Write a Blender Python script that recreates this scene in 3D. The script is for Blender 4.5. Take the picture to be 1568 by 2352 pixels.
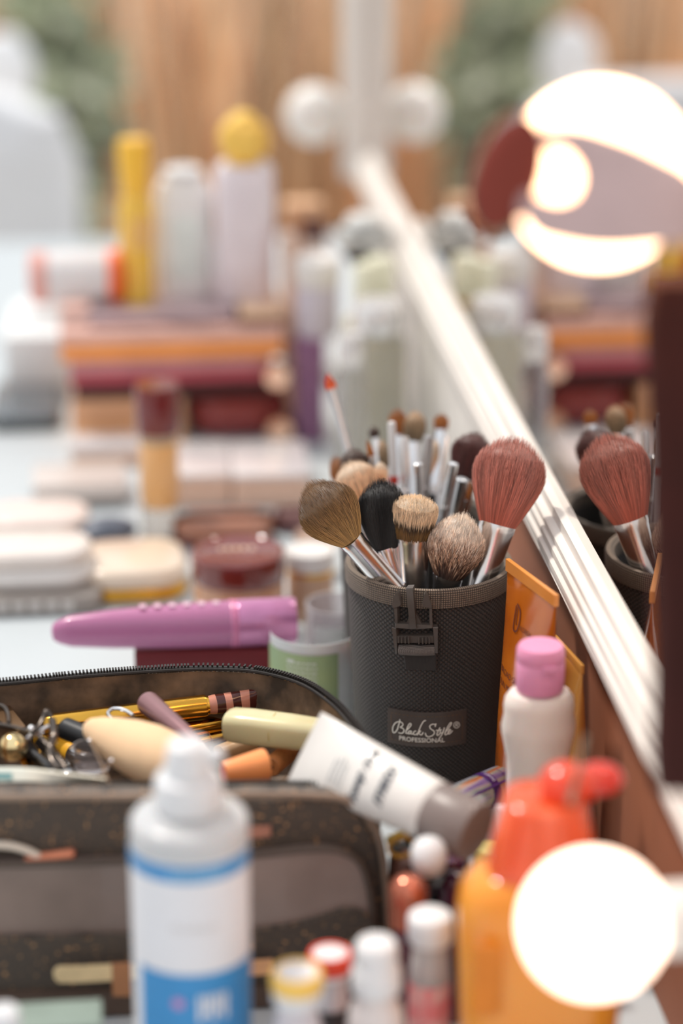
import bpy, bmesh, math, random
from mathutils import Vector, Matrix
random.seed(7)
S = bpy.context.scene
COL = S.collection
for o in list(bpy.data.objects): bpy.data.objects.remove(o)

# ------------------------------------------------------------------ camera, light, exposure
PITCH, YAW, H = math.radians(20), math.radians(5.7), .54
FPX = 1568 * 85 / 24
FW = Vector((math.sin(YAW)*math.cos(PITCH), math.cos(YAW)*math.cos(PITCH), -math.sin(PITCH)))
RT = Vector((math.cos(YAW), -math.sin(YAW), 0)); UP = RT.cross(FW)
CP = Vector((-.222, 0, H))
cam = bpy.data.cameras.new('camera'); co = bpy.data.objects.new('camera', cam); COL.objects.link(co)
cam.sensor_fit = 'HORIZONTAL'; cam.sensor_width = 24; cam.lens = 85
cam.clip_start = .02; cam.clip_end = 60
co.matrix_world = Matrix(((RT.x, UP.x, -FW.x, CP.x), (RT.y, UP.y, -FW.y, CP.y), (RT.z, UP.z, -FW.z, CP.z), (0, 0, 0, 1)))
cam.dof.use_dof = True; cam.dof.focus_distance = 1.125; cam.dof.aperture_fstop = 2.8
S.camera = co

S.view_settings.view_transform = 'Standard'; S.view_settings.look = 'None'
S.view_settings.exposure = 0.15; S.view_settings.gamma = 1
w = bpy.data.worlds.new('sky'); S.world = w; w.use_nodes = True
wn = w.node_tree.nodes; wl = w.node_tree.links
bg = wn['Background']
tc = wn.new('ShaderNodeTexCoord'); sep = wn.new('ShaderNodeSeparateXYZ'); rp = wn.new('ShaderNodeValToRGB')
wl.new(tc.outputs['Generated'], sep.inputs[0]); wl.new(sep.outputs['Z'], rp.inputs[0])
rp.color_ramp.elements[0].position = 0.0; rp.color_ramp.elements[0].color = (.80, .72, .66, 1)
rp.color_ramp.elements[1].position = .75; rp.color_ramp.elements[1].color = (.86, .92, 1.0, 1)
wl.new(rp.outputs[0], bg.inputs['Color']); bg.inputs['Strength'].default_value = .92
sun = bpy.data.lights.new('sun', 'SUN'); sun.energy = 2.6; sun.angle = math.radians(5); sun.color = (1, .93, .84)
so = bpy.data.objects.new('sun', sun); COL.objects.link(so)
so.rotation_euler = Vector((.40, -.50, -1)).to_track_quat('-Z', 'Y').to_euler()

# ------------------------------------------------------------------ pixel -> place helpers
def ray(px, py): return FW + RT*((px-784)/FPX) - UP*((py-1176)/FPX)
def atD(px, py, D): return CP + ray(px, py)*D
def onz(px, py, z):
    r = ray(px, py); return CP + r*((z-H)/r.z)
def ony(px, py, y):
    r = ray(px, py); return CP + r*(y/r.y)
def onx(px, py, x):
    r = ray(px, py); return CP + r*((x-CP.x)/r.x)
def pm(px, D): return px*D/FPX            # pixels to metres at a depth

# ------------------------------------------------------------------ materials
def lin(c):
    return tuple((v/255/12.92 if v/255 <= .04045 else ((v/255+.055)/1.055)**2.4) for v in c) + (1,)
MATS = {}
def mat(name, col, rough=.5, metal=0, trans=0, var=.08, scale=60, bump=0, bscale=400, emit=0, ior=1.45, coat=0, sss=0, sheen=0, col2=None, alpha=1, spec=.5):
    if name in MATS: return MATS[name]
    m = bpy.data.materials.new(name); m.use_nodes = True; MATS[name] = m
    n = m.node_tree.nodes; l = m.node_tree.links; p = n['Principled BSDF']
    t = n.new('ShaderNodeTexCoord'); nz = n.new('ShaderNodeTexNoise'); nz.inputs['Scale'].default_value = scale; nz.inputs['Detail'].default_value = 4
    l.new(t.outputs['Object'], nz.inputs['Vector'])
    r = n.new('ShaderNodeValToRGB'); r.color_ramp.elements[0].position = .35; r.color_ramp.elements[1].position = .68
    c = lin(col); d = lin(col2) if col2 else tuple(min(1, x*(1+var)) for x in c[:3])+(1,)
    if not col2: c = tuple(x*(1-var) for x in c[:3])+(1,)
    r.color_ramp.elements[0].color = c; r.color_ramp.elements[1].color = d
    l.new(nz.outputs['Fac'], r.inputs[0]); l.new(r.outputs[0], p.inputs['Base Color'])
    p.inputs['Roughness'].default_value = rough; p.inputs['Metallic'].default_value = metal
    p.inputs['Transmission Weight'].default_value = trans; p.inputs['IOR'].default_value = ior
    p.inputs['Coat Weight'].default_value = coat; p.inputs['Coat Roughness'].default_value = .08
    p.inputs['Specular IOR Level'].default_value = spec
    if sss: p.inputs['Subsurface Weight'].default_value = sss; p.inputs['Subsurface Scale'].default_value = .006
    if sheen: p.inputs['Sheen Weight'].default_value = sheen
    if alpha < 1: p.inputs['Alpha'].default_value = alpha
    if emit:
        p.inputs['Emission Color'].default_value = lin(col); p.inputs['Emission Strength'].default_value = emit
    if bump:
        b = n.new('ShaderNodeBump'); b.inputs['Strength'].default_value = bump; b.inputs['Distance'].default_value = .0006
        z = n.new('ShaderNodeTexNoise'); z.inputs['Scale'].default_value = bscale; l.new(t.outputs['Object'], z.inputs['Vector'])
        l.new(z.outputs['Fac'], b.inputs['Height']); l.new(b.outputs[0], p.inputs['Normal'])
    return m
def weave_mat(name, base, thread, r0, pu=.00125, pv=.0012, strength=.9, fleck=None, stagger=False):
    m = bpy.data.materials.new(name); m.use_nodes = True
    n = m.node_tree.nodes; l = m.node_tree.links; p = n['Principled BSDF']
    t = n.new('ShaderNodeTexCoord'); s = n.new('ShaderNodeSeparateXYZ'); l.new(t.outputs['Object'], s.inputs[0])
    def mth(op, a, b=None):
        k = n.new('ShaderNodeMath'); k.operation = op
        for i, v in enumerate((a, b)):
            if v is None: continue
            if isinstance(v, (int, float)): k.inputs[i].default_value = v
            else: l.new(v, k.inputs[i])
        return k.outputs[0]
    if r0:
        u = mth('MULTIPLY', mth('ARCTAN2', s.outputs['X'], s.outputs['Y']), 2*math.pi*r0/pu)
        v = mth('MULTIPLY', s.outputs['Z'], 2*math.pi/pv)
    else:
        u = mth('MULTIPLY', mth('ADD', s.outputs['X'], s.outputs['Y']), 2*math.pi/pu); v = mth('MULTIPLY', s.outputs['Z'], 2*math.pi/pv)
    if stagger: u, v = mth('ADD', u, v), mth('SUBTRACT', u, v)
    h = mth('MULTIPLY', mth('SINE', mth('MULTIPLY', u, .5)), mth('SINE', mth('MULTIPLY', v, .5)))
    h = mth('ABSOLUTE', h)
    nz = n.new('ShaderNodeTexNoise'); nz.inputs['Scale'].default_value = 900; l.new(t.outputs['Object'], nz.inputs['Vector'])
    hh = mth('ADD', h, mth('MULTIPLY', nz.outputs['Fac'], .35))
    r = n.new('ShaderNodeValToRGB'); r.color_ramp.elements[0].position = .25; r.color_ramp.elements[1].position = 1.1 if False else 1.0
    r.color_ramp.elements[0].color = lin(base); r.color_ramp.elements[1].color = lin(thread)
    l.new(hh, r.inputs[0]); last = r.outputs[0]
    if fleck:
        vz = n.new('ShaderNodeTexNoise'); vz.inputs['Scale'].default_value = 480; vz.inputs['Detail'].default_value = 2; l.new(t.outputs['Object'], vz.inputs['Vector'])
        fr = n.new('ShaderNodeValToRGB'); fr.color_ramp.elements[0].position = .64; fr.color_ramp.elements[1].position = .68
        l.new(vz.outputs['Fac'], fr.inputs[0])
        mx = n.new('ShaderNodeMixRGB'); l.new(fr.outputs[0], mx.inputs[0]); l.new(last, mx.inputs[1]); mx.inputs[2].default_value = lin(fleck); last = mx.outputs[0]
    l.new(last, p.inputs['Base Color']); p.inputs['Roughness'].default_value = .62; p.inputs['Sheen Weight'].default_value = .15
    b = n.new('ShaderNodeBump'); b.inputs['Strength'].default_value = strength; b.inputs['Distance'].default_value = .0007
    l.new(hh, b.inputs['Height']); l.new(b.outputs[0], p.inputs['Normal'])
    return m
def hair_mat(name, stops, rough=.55):
    """stops: (t, colour) along the hair; attribute 'hair' = (t, random, 0)"""
    m = bpy.data.materials.new(name); m.use_nodes = True
    n = m.node_tree.nodes; l = m.node_tree.links; p = n['Principled BSDF']
    a = n.new('ShaderNodeAttribute'); a.attribute_name = 'hair'; s = n.new('ShaderNodeSeparateXYZ'); l.new(a.outputs['Vector'], s.inputs[0])
    r = n.new('ShaderNodeValToRGB'); e = r.color_ramp.elements
    while len(e) < len(stops): e.new(.5)
    for i, (t, c) in enumerate(stops): e[i].position = t; e[i].color = lin(c)
    l.new(s.outputs['X'], r.inputs[0])
    hv = n.new('ShaderNodeHueSaturation'); mr = n.new('ShaderNodeMapRange'); mr.inputs['To Min'].default_value = .45; mr.inputs['To Max'].default_value = 1.55
    l.new(s.outputs['Y'], mr.inputs['Value']); l.new(mr.outputs[0], hv.inputs['Value']); l.new(r.outputs[0], hv.inputs['Color'])
    l.new(hv.outputs[0], p.inputs['Base Color']); p.inputs['Roughness'].default_value = rough; p.inputs['Sheen Weight'].default_value = .2
    return m

# ------------------------------------------------------------------ mesh helpers: every shape is (verts, faces)
def J(*ms):
    V, F = [], []
    for v, f in ms:
        k = len(V); V += [Vector(p) for p in v]; F += [tuple(i+k for i in q) for q in f]
    return V, F
def tr(m, mx): return [mx @ Vector(p) for p in m[0]], m[1]
def mv(m, x=0, y=0, z=0): return [Vector(p)+Vector((x, y, z)) for p in m[0]], m[1]
def loft(rings, cap0=True, cap1=True, closed=True):
    n = len(rings[0]); V = [Vector(p) for r in rings for p in r]; F = []
    for i in range(len(rings)-1):
        for j in range(n if closed else n-1):
            k = (j+1) % n; F.append((i*n+j, i*n+k, (i+1)*n+k, (i+1)*n+j))
    if cap0: F.append(tuple(reversed(range(n))))
    if cap1: F.append(tuple((len(rings)-1)*n+j for j in range(n)))
    return V, F
def ring(rx, ry, z, n=40, e=2.0, cx=0, cy=0):
    R = []
    for i in range(n):
        a = 2*math.pi*i/n; c, s = math.cos(a), math.sin(a)
        R.append(Vector((cx+rx*math.copysign(abs(c)**(2/e), c), cy+ry*math.copysign(abs(s)**(2/e), s), z)))
    return R
def lathe(prof, n=40, sy=1.0, e=2.0, cap=True):
    return loft([ring(max(r, 1e-5), max(r, 1e-5)*sy, z, n, e) for r, z in prof], cap, cap)
def rbox(sx, sy, sz, b=.001, e=None):
    """rounded box standing on z=0; e = corner squareness of the plan"""
    b = min(b, sx*.45, sy*.45, sz*.45); rs = []
    cr = max(b, e or b)
    def plan(i, z):
        P = []; hx, hy = sx/2-i, sy/2-i; r = max(cr-i, 1e-5)
        for qx, qy, a0 in ((1, 1, 0), (-1, 1, 90), (-1, -1, 180), (1, -1, 270)):
            for k in range(6):
                a = math.radians(a0+k*18); P.append(Vector((qx*(hx-r)+r*math.cos(a), qy*(hy-r)+r*math.sin(a), z)))
        return P
    for k in range(4):
        a = math.radians(k*30); rs.append(plan(b*(1-math.sin(a)), b*(1-math.cos(a))))
    for k in range(4):
        a = math.radians(90-k*30); rs.append(plan(b*(1-math.sin(a)), sz-b*(1-math.cos(a))))
    return loft(rs)
def tube(pts, r, n=8, closed=False):
    pts = [Vector(p) for p in pts]; N = len(pts); R = r if isinstance(r, (list, tuple)) else [r]*N
    rs = []; up = None
    for i, p in enumerate(pts):
        if closed: d = pts[(i+1) % N]-pts[i-1]
        else: d = pts[min(i+1, N-1)]-pts[max(i-1, 0)]
        d.normalize()
        if up is None: up = d.orthogonal().normalized()
        up = (up-d*up.dot(d)); up = up.normalized() if up.length > 1e-6 else d.orthogonal().normalized()
        s = d.cross(up)
        rs.append([p+(up*math.cos(2*math.pi*k/n)+s*math.sin(2*math.pi*k/n))*R[i] for k in range(n)])
    if closed: rs.append(rs[0])
    return loft(rs, not closed, not closed)
def smooth(pts, k=6, closed=False):
    P = [Vector(p) for p in pts]; N = len(P); out = []
    for i in range(N if closed else N-1):
        g = (lambda j: P[j % N]) if closed else (lambda j: P[max(0, min(N-1, j))])
        a, b, c, d = g(i-1), g(i), g(i+1), g(i+2)
        for s in range(k):
            t = s/k
            out.append(.5*((2*b)+(c-a)*t+(2*a-5*b+4*c-d)*t*t+(3*b-a-3*c+d)*t**3))
    if not closed: out.append(P[-1])
    return out
def ball(r, n=24, sx=1, sy=1, sz=1):
    v, f = lathe([(r*math.sin(math.pi*i/14), -r*math.cos(math.pi*i/14)) for i in range(15)], n)
    return [Vector((p.x*sx, p.y*sy, p.z*sz)) for p in v], f
def plate(outline, d, axis):
    """polygon (list of 3D points) given thickness d along axis, with a small bevel"""
    a = Vector(axis).normalized()*d; c = sum((Vector(p) for p in outline), Vector())/len(outline)
    def ins(k, q): return [Vector(p)+(c-Vector(p)).normalized()*k+a*q for p in outline]
    b = d*.3
    return loft([ins(b, 0), ins(0, .3), ins(0, .7), ins(b, 1)])

def ob(name, m, material, parent=None, label=None, sm=True, autos=40):
    me = bpy.data.meshes.new(name); me.from_pydata([tuple(v) for v in m[0]], [], m[1]); me.update()
    me.materials.append(material)
    if sm:
        for p in me.polygons: p.use_smooth = True
        bm = bmesh.new(); bm.from_mesh(me); bmesh.ops.recalc_face_normals(bm, faces=bm.faces)
        for e in bm.edges:
            if len(e.link_faces) == 2 and e.calc_face_angle(0) > math.radians(autos): e.smooth = False
        bm.to_mesh(me); bm.free()
    o = bpy.data.objects.new(name, me); COL.objects.link(o)
    if parent: o.parent = parent
    if label: o['label'] = label
    return o
def tag(o, label, cat, group=None, kind=None):
    o['label'] = label; o['category'] = cat
    if group: o['group'] = group
    if kind: o['kind'] = kind
    return o
def thing(name, label, cat, loc=(0, 0, 0), rz=0, group=None):
    o = bpy.data.objects.new(name, None); o.empty_display_size = .01; COL.objects.link(o)
    o.matrix_world = Matrix.Translation(Vector(loc)) @ Matrix.Rotation(rz, 4, 'Z')
    return tag(o, label, cat, group)
def along(A, B, up=(0, 0, 1)):
    A, B = Vector(A), Vector(B); z = (B-A).normalized(); y = Vector(up); y = (y-z*y.dot(z)).normalized(); x = y.cross(z)
    return Matrix(((x.x, y.x, z.x, A.x), (x.y, y.y, z.y, A.y), (x.z, y.z, z.z, A.z), (0, 0, 0, 1)))
def lying(name, label, cat, A, B, group=None, up=(0, 0, 1)):
    o = thing(name, label, cat, (0, 0, 0), 0, group); o.matrix_world = along(A, B, up); return o, (Vector(B)-Vector(A)).length
def text(s, size, shear=0, bold=0):
    c = bpy.data.curves.new('lettering', 'FONT'); c.body = s; c.size = size; c.shear = shear; c.offset = bold*size; c.align_x = 'CENTER'; c.resolution_u = 3
    o = bpy.data.objects.new('lettering', c); COL.objects.link(o); dg = bpy.context.evaluated_depsgraph_get()
    me = bpy.data.meshes.new_from_object(o.evaluated_get(dg)); v = [p.co.copy() for p in me.vertices]; f = [tuple(q.vertices) for q in me.polygons]
    bpy.data.objects.remove(o); bpy.data.curves.remove(c); bpy.data.meshes.remove(me)
    return v, f
def stroke(pts, wd, k=5):
    P = smooth([Vector((x, y, 0)) for x, y in pts], k); V, F = [], []
    for i, p in enumerate(P):
        d = (P[min(i+1, len(P)-1)]-P[max(i-1, 0)]).normalized(); s = Vector((-d.y, d.x, 0))*wd/2; V += [p+s, p-s]
    for i in range(len(P)-1): F.append((2*i, 2*i+1, 2*i+3, 2*i+2))
    return V, F
def wrap(m, fn): return [fn(p.x, p.y) for p in m[0]], m[1]
def strip(x0, x1, y0, y1, n=10):
    V, F = [], []
    for i in range(n+1):
        x = x0+(x1-x0)*i/n; V += [Vector((x, y0, 0)), Vector((x, y1, 0))]
    for i in range(n): F.append((2*i, 2*i+2, 2*i+3, 2*i+1))
    return V, F
def cyl(r, z0, off=.0003, a0=0):
    """map flat (x,y) onto the front (-Y side) of an upright cylinder; r may depend on z"""
    def fn(x, y):
        z = z0+y; R = (r(z) if callable(r) else r); a = a0+x/R; return Vector(((R+off)*math.sin(a), -(R+off)*math.cos(a), z))
    return fn

# shared materials
WHITE = mat('white_plastic', (222, 223, 225), .35, var=.02, sss=.05)
BLACK = mat('black_plastic', (30, 30, 32), .4, var=.15)
BLACKG = mat('black_glossy_plastic', (18, 18, 20), .12, var=.1)
CHROME = mat('polished_chrome', (235, 236, 238), .2, 1, var=.03)
STEEL = mat('satin_steel', (190, 190, 192), .28, 1, var=.05)
GOLD = mat('shiny_gold', (226, 170, 70), .18, 1, var=.06)
ROSE = mat('rose_gold', (242, 206, 182), .18, 1, var=.05)
CLEAR = mat('clear_plastic', (244, 244, 246), .08, 0, .92, var=.01, ior=1.3)
FROST = mat('frosted_plastic', (226, 228, 228), .35, 0, .55, var=.02, ior=1.25)
# ------------------------------------------------------------------ the setting
def struct(name, m, material, label):
    o = ob(name, m, material, sm=False); o['kind'] = 'structure'; o['label'] = label; return o
fm = mat('pale_stone_floor', (196, 196, 192), .7, var=.1, scale=3)
struct('floor', mv(rbox(9, 9, .05, .002), 0, 2.5, -.80), fm, 'pale grey floor')
wm = mat('pale_plaster', (216, 208, 200), .8, var=.05, scale=2, col2=(196, 186, 178))
struct('wall_back', mv(rbox(7, .08, 1.2, .002), 0, 4.3, -.75), wm, 'pale wall behind the dried grass')

tb = thing('table', 'long white-topped table covered with make-up', 'table', (-.35, 1.25, -.75))
ob('tabletop', mv(rbox(1.3, 2.0, .035, .004), 0, 0, .715), mat('white_tabletop', (199, 207, 211), .38, var=.025, scale=8), tb)
for x in (-.58, .58):
    for y in (-.9, .9): ob('leg', mv(rbox(.05, .05, .715, .004), x, y, 0), mat('white_table_leg', (220, 220, 220), .5), tb)

# dried grass, shrubs and a draped chair in the garden behind the table
def blades(x0, x1, y0, y1, n, h0, h1, wd, z0=-.75, lean=.12):
    V, F, A = [], [], []
    for _ in range(n):
        x = random.uniform(x0, x1); y = random.uniform(y0, y1); h = random.uniform(h0, h1); q = random.random(); a = random.gauss(0, lean); b = random.gauss(0, lean)
        w2 = wd*random.uniform(.5, 1.3); k = len(V); an = random.uniform(-.7, .7)
        for i in range(5):
            t = i/4; c = Vector((x+a*h*t*t, y+b*h*t*t, z0+h*t)); u = Vector((math.cos(an), math.sin(an), 0))*w2*(1-.8*t*t)
            V += [c-u, c+u]; A += [(t, q, 0)]*2
        for i in range(4): F.append((k+2*i, k+2*i+1, k+2*i+3, k+2*i+2))
    return (V, F), A
def haired(name, ma, material, parent=None):
    o = ob(name, ma[0], material, parent); at = o.data.attributes.new('hair', 'FLOAT_VECTOR', 'POINT')
    at.data.foreach_set('vector', [c for v in ma[1] for c in v]); return o
gm = hair_mat('dry_grass_straw', [(0, (212, 136, 94)), (.5, (234, 176, 126)), (.75, (244, 202, 158)), (1, (248, 228, 206))], .8)
for k, (x0, x1, n) in enumerate(((-.235, .20, 700), (-1.25, -.43, 1150))):
    o = haired('dried_grass', blades(x0, x1, 3.2, 3.6, n, .85, 1.12, .010, lean=.09), gm)
    tag(o, ['tall russet dried grass standing behind the yellow bottle', 'russet dried grass seen only in the mirror, upper right'][k], 'dried grass', kind='stuff')
def shrub(name, label, c, r, n, cols, leaf=.03):
    s = thing(name, label, 'shrub', (c[0], c[1], -.75)); V, F, A = [], [], []
    for _ in range(n):
        d = Vector((random.gauss(0, 1), random.gauss(0, 1), random.gauss(0, 1))).normalized()*random.random()**.4
        p = Vector((d.x*r[0], d.y*r[1], c[2]+.75+d.z*r[2])); u = Vector((random.gauss(0, 1), random.gauss(0, 1), random.gauss(0, 1))).normalized(); v = u.orthogonal().normalized()
        k = len(V); L = leaf*random.uniform(.6, 1.3); q = random.random()
        V += [p-u*L, p+v*L*.4, p+u*L, p-v*L*.4]; A += [(random.random(), q, 0)]*4; F.append((k, k+1, k+2, k+3))
    haired('foliage', ((V, F), A), hair_mat(name+'_leaves', cols, .6), s)
    st = []
    for i in range(5):
        a = i*1.256; st.append(tube([(0, 0, 0), (math.cos(a)*r[0]*.2, math.sin(a)*r[1]*.2, (c[2]+.75)*.5), (math.cos(a)*r[0]*.6, math.sin(a)*r[1]*.6, c[2]+.75)], [.012, .009, .004]))
    ob('stem', J(*st), mat('bark', (96, 74, 52), .9), s)
shrub('shrub', 'grey-green leafy shrub left of the dried grass', (-.275, 2.86, .02), (.075, .1, .20), 520, [(0, (126, 138, 110)), (.6, (176, 182, 150)), (1, (210, 212, 188))])
shrub('shrub', 'olive-green shrub behind the mirror reflection of the white post', (-.10, 4.06, .25), (.2, .10, .26), 700, [(0, (150, 150, 108)), (1, (206, 194, 150))])
ch = thing('draped_chair', 'chair back under a pale grey cover at the left edge behind the table', 'chair', (-.44, 2.62, -.75))
rs = [ring(.19, .05, z, 40, 3.2) for z in (0.0, .3, .6, .75)]+[ring(.175, .045, .80, 40, 3.2), ring(.12, .03, .825, 40, 3)]
for r_ in rs[:4]:
    for i, p in enumerate(r_): r_[i] = Vector((p.x*(1+.03*math.sin(i*1.57)), p.y*(1+.18*math.sin(i*1.57)), p.z))
ob('cover', loft(rs), mat('pale_grey_cloth', (232, 233, 235), .8, var=.05, scale=12), ch)
q_ = atD(12, 165, 2.70)-Vector(ch.location); ob('bow', mv(ball(.034, sx=1.0, sy=.6, sz=1.35), *q_), mat('white_satin', (246, 248, 250), .5), ch)

# ------------------------------------------------------------------ mirror with bulbs
XM = -.0075
mr = thing('vanity_mirror', 'large white-framed mirror with round bulbs along the right side of the table', 'mirror', (XM, 0, 0))
FWH = mat('white_frame_paint', (232, 226, 219), .32, var=.03, scale=30)
Y0, Y1, ZR = .66, 1.955, .120
def prof_pts():   # (protrusion, height across the moulding) from the outer edge to the glass edge
    P = [(-.016, .0), (.0075, .0), (.0100, .0008), (.0108, .0025)]
    for c, wd, d, s in ((.0062, .0026, .0012, .0104), (.0116, .0024, .0011, .0090), (.0160, .0018, .0008, .0076)):
        for a in (180, 135, 90, 45, 0):
            P.append((s-d*.2+d*math.sin(math.radians(a)), c+wd*math.cos(math.radians(a))))
    P += [(.0062, .0184), (.0044, .0190), (.0042, .0240), (.0, .0244), (-.016, .0244)]
    return P
PR = prof_pts()
ob('bottom_rail', loft([[Vector((-d, y, ZR+h)) for d, h in PR] for y in (Y0, Y1)]), FWH, mr, autos=28)
ob('stile', loft([[Vector((-d*(1.8 if d > 0 else 1), Y1-h, z)) for d, h in PR] for z in (ZR, .80)]), FWH, mr, autos=28)
ob('stile', loft([[Vector((-d, Y0+h, z)) for d, h in PR] for z in (ZR, .80)]), FWH, mr, autos=28)
ob('top_rail', loft([[Vector((-d, y, .80-h)) for d, h in PR] for y in (Y0, Y1)]), FWH, mr, autos=28)
ob('mirror_glass', ([(0, Y0+.02, ZR+.02), (0, Y1-.02, ZR+.02), (0, Y1-.02, .78), (0, Y0+.02, .78)], [(0, 1, 2, 3)]), mat('silvered_glass', (232, 226, 222), .012, 1, var=.005), mr, sm=False)
ob('back_board', mv(rbox(.012, Y1-Y0-.01, .66, .002), .014, (Y0+Y1)/2, ZR+.01), mat('grey_backing', (150, 140, 130), .8), mr)
ob('foot', mv(rbox(.05, .64, ZR, .003), .025, 1.63, 0), mat('white_board', (222, 218, 212), .5), mr, label='white plinth under the frame')
LIT = mat('lit_bulb_glass', (255, 222, 198), .3, emit=3.4, var=.01); OFF = mat('opal_bulb_glass', (236, 232, 226), .25, var=.01, sss=.1)
def bulb(c, r, m, lab, px=None):
    c = Vector(c)-Vector((XM, 0, 0)); L = -c.x
    so_ = ob('bulb_socket', tr(lathe([(.014, 0.004), (.017, .006), (.017, .010), (.0125, .014), (.012, L-r*.9), (.010, L-r*.86)], 32), Matrix.Translation((0, c.y, c.z)) @ Matrix.Rotation(-math.pi/2, 4, 'Y')), FWH, mr)
    prof = [(.009, -r*1.02)]+[(r*math.sin(t), -r*math.cos(t)) for t in [math.radians(x) for x in range(28, 181, 8)]]
    ob('bulb', tr(lathe(prof, 40), Matrix.Translation(c) @ Matrix.Rotation(-math.pi/2, 4, 'Y')), m, so_, label=lab)
bulb(atD(1362, 2122, .80), .0245, LIT, 'glowing white bulb'); bulb(atD(1376, 402, .80), .0308, mat('warm_lit_bulb_glass', (255, 204, 160), .3, emit=6.5, var=.01), 'glowing white bulb')
b_ = onx(722, 262, XM-.041); bulb(b_, .0245, OFF, 'unlit opal bulb')
bulb(atD(985, 556, 1.72), .0125, mat('peach_opal_glass', (246, 214, 194), .3, var=.01, sss=.1), 'small peach-tinted bulb')

bx = thing('under_rail_shade', 'made-up brown block standing for the shade under the near end of the mirror rail', 'box', (.062, 1.0, 0))  # added block; its brown colour stands for shade and flare below the rail
KR = mat('rail_shade_brown', (150, 92, 64), .75, var=.08, scale=20)
ob('box_body', rbox(.13, .60, .100, .002), KR, bx); ob('lid', mv(rbox(.136, .606, .018, .002), 0, 0, .1), KR, bx)  # body and lid of the added block standing for shade under the rail

# cloth hair band hung over the upper glowing bulb
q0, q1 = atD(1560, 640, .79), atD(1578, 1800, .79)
dc = thing('dark_smear_drape', 'made-up dark brown drape standing for a dark lens smear at the right edge between the two glowing bulbs', 'dark_smear_drape', q1)  # added drape shape; its dark red-brown stands for a lens smear along the edge
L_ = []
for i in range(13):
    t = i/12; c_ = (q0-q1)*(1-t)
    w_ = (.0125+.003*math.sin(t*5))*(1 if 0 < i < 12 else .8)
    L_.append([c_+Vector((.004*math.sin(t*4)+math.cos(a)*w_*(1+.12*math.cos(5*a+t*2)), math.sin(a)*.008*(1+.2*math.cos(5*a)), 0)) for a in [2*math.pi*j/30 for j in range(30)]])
ob('smear_folds', loft(L_), mat('dark_smear_brown', (58, 20, 14), .9, var=.15, bump=.4, scale=40), dc)
ob('smear_loop', tube([q0-q1+Vector((0, 0, -.004)), q0-q1+Vector((.014, 0, .010)), Vector((XM-.002, q0.y, 0))+Vector((0, 0, q0.z+.012))-q1], .0015, 8), mat('dark_smear_cord', (62, 40, 32), .8), dc)
hb = thing('hair_band', 'dusky pink cloth hair band with dark red end hung across the upper glowing bulb', 'hair band', atD(1372, 395, .755))
hc = atD(1372, 395, .755)
outer = [(1235, 300), (1322, 288), (1410, 312), (1500, 350), (1600, 415), (1600, 545), (1490, 566), (1385, 572), (1295, 560), (1225, 535), (1190, 470), (1196, 380)]
hole = [(1235, 350), (1285, 345), (1320, 372), (1332, 410), (1318, 448), (1285, 462), (1262, 458), (1240, 450), (1222, 435), (1214, 415), (1212, 395), (1218, 370)]
def bandmesh():
    n = 12; V, F = [], []
    O = smooth([(x, y, 0) for x, y in outer], 4, True); I = smooth([(x, y, 0) for x, y in hole], 4, True); N = len(O)
    for d in (0, .006):
        for L_, bulge in ((O, .0), (O, .0), (I, .0)):
            pass
    lay = [(O, I, 0.0, .003), (O, I, .06, .0006), (O, I, .5, -.001), (O, I, .94, .0006), (O, I, 1.0, .003)]
    rings = []
    for o_, i_, t, d in lay: rings.append([atD(a.x*(1-t)+b.x*t, a.y*(1-t)+b.y*t, .755+d)-hc for a, b in zip(o_, i_)])
    for o_, i_, t, d in reversed(lay): rings.append([atD(a.x*(1-t)+b.x*t, a.y*(1-t)+b.y*t, .755+.006-d)-hc for a, b in zip(o_, i_)])
    rings.append(rings[0]); return loft(rings, False, False)
ob('loop', bandmesh(), mat('dusky_pink_cloth', (200, 176, 176), .8, var=.06, bump=.3), hb)
ob('gathered_end', J(tr(ball(.0135, sx=.85, sy=.5, sz=1.45), Matrix.Translation(atD(1165, 400, .757)-hc) @ Matrix.Rotation(.3, 4, 'Y'))), mat('dark_red_cloth', (128, 52, 40), .8, var=.12, bump=.4), hb)
# ------------------------------------------------------------------ brush pots
PC = atD(985, 1290, 1.17); PH = PC.z; PX, PY = PC.x, PC.y
def rz_(z): return .0342+(.0398-.0342)*max(0, min(1, z/PH))
WV = weave_mat('black_woven_nylon', (9, 9, 10), (68, 58, 50), .038, .0026, .0023, .9, stagger=True)
TAPE = weave_mat('binding_tape', (52, 45, 40), (138, 120, 102), .04, .0011, .0011, .5)
def pot(name, label, loc, h, rim=True):
    p = thing(name, label, 'brush pot', loc)
    rf = lambda z: .0342+(.0398-.0342)*z/h
    out = [(.030, 0), (.0337, .0012)]+[(rf(z), z) for z in [h*i/10 for i in range(1, 11)]]
    inn = [(rf(h)-.0028, h), (rf(h*.5)-.0028, h*.5), (rf(.01)-.003, .006), (.0005, .006)]
    ob('body', lathe(out+inn, 72), WV, p)
    t = [(rf(h-.0085)+.0002, h-.0085), (rf(h-.008)+.0011, h-.008), (rf(h)+.0012, h-.001), (rf(h)+.0004, h+.0009), (rf(h)-.0016, h+.0011), (rf(h)-.0036, h-.0005), (rf(h)-.0034, h-.008)]
    ob('rim_binding', lathe(t, 72, cap=False), TAPE, p)
    t = [(rf(0)+.0002, .0085), (rf(0)+.0010, .008), (rf(0)+.0006, .002), (.0325, .0002)]
    ob('base_binding', loft([ring(r, r, z, 72) for r, z in t], False, False), TAPE, p)
    return p
pot1 = pot('brush_pot', 'round black woven brush pot with a buckle and script label, in sharp focus', (PX, PY, 0), PH)
PB = atD(952, 1235, 1.262)
pot2 = pot('brush_pot', 'second black brush pot standing close behind the one with the buckle', (PB.x, PB.y, 0), .108)

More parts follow.
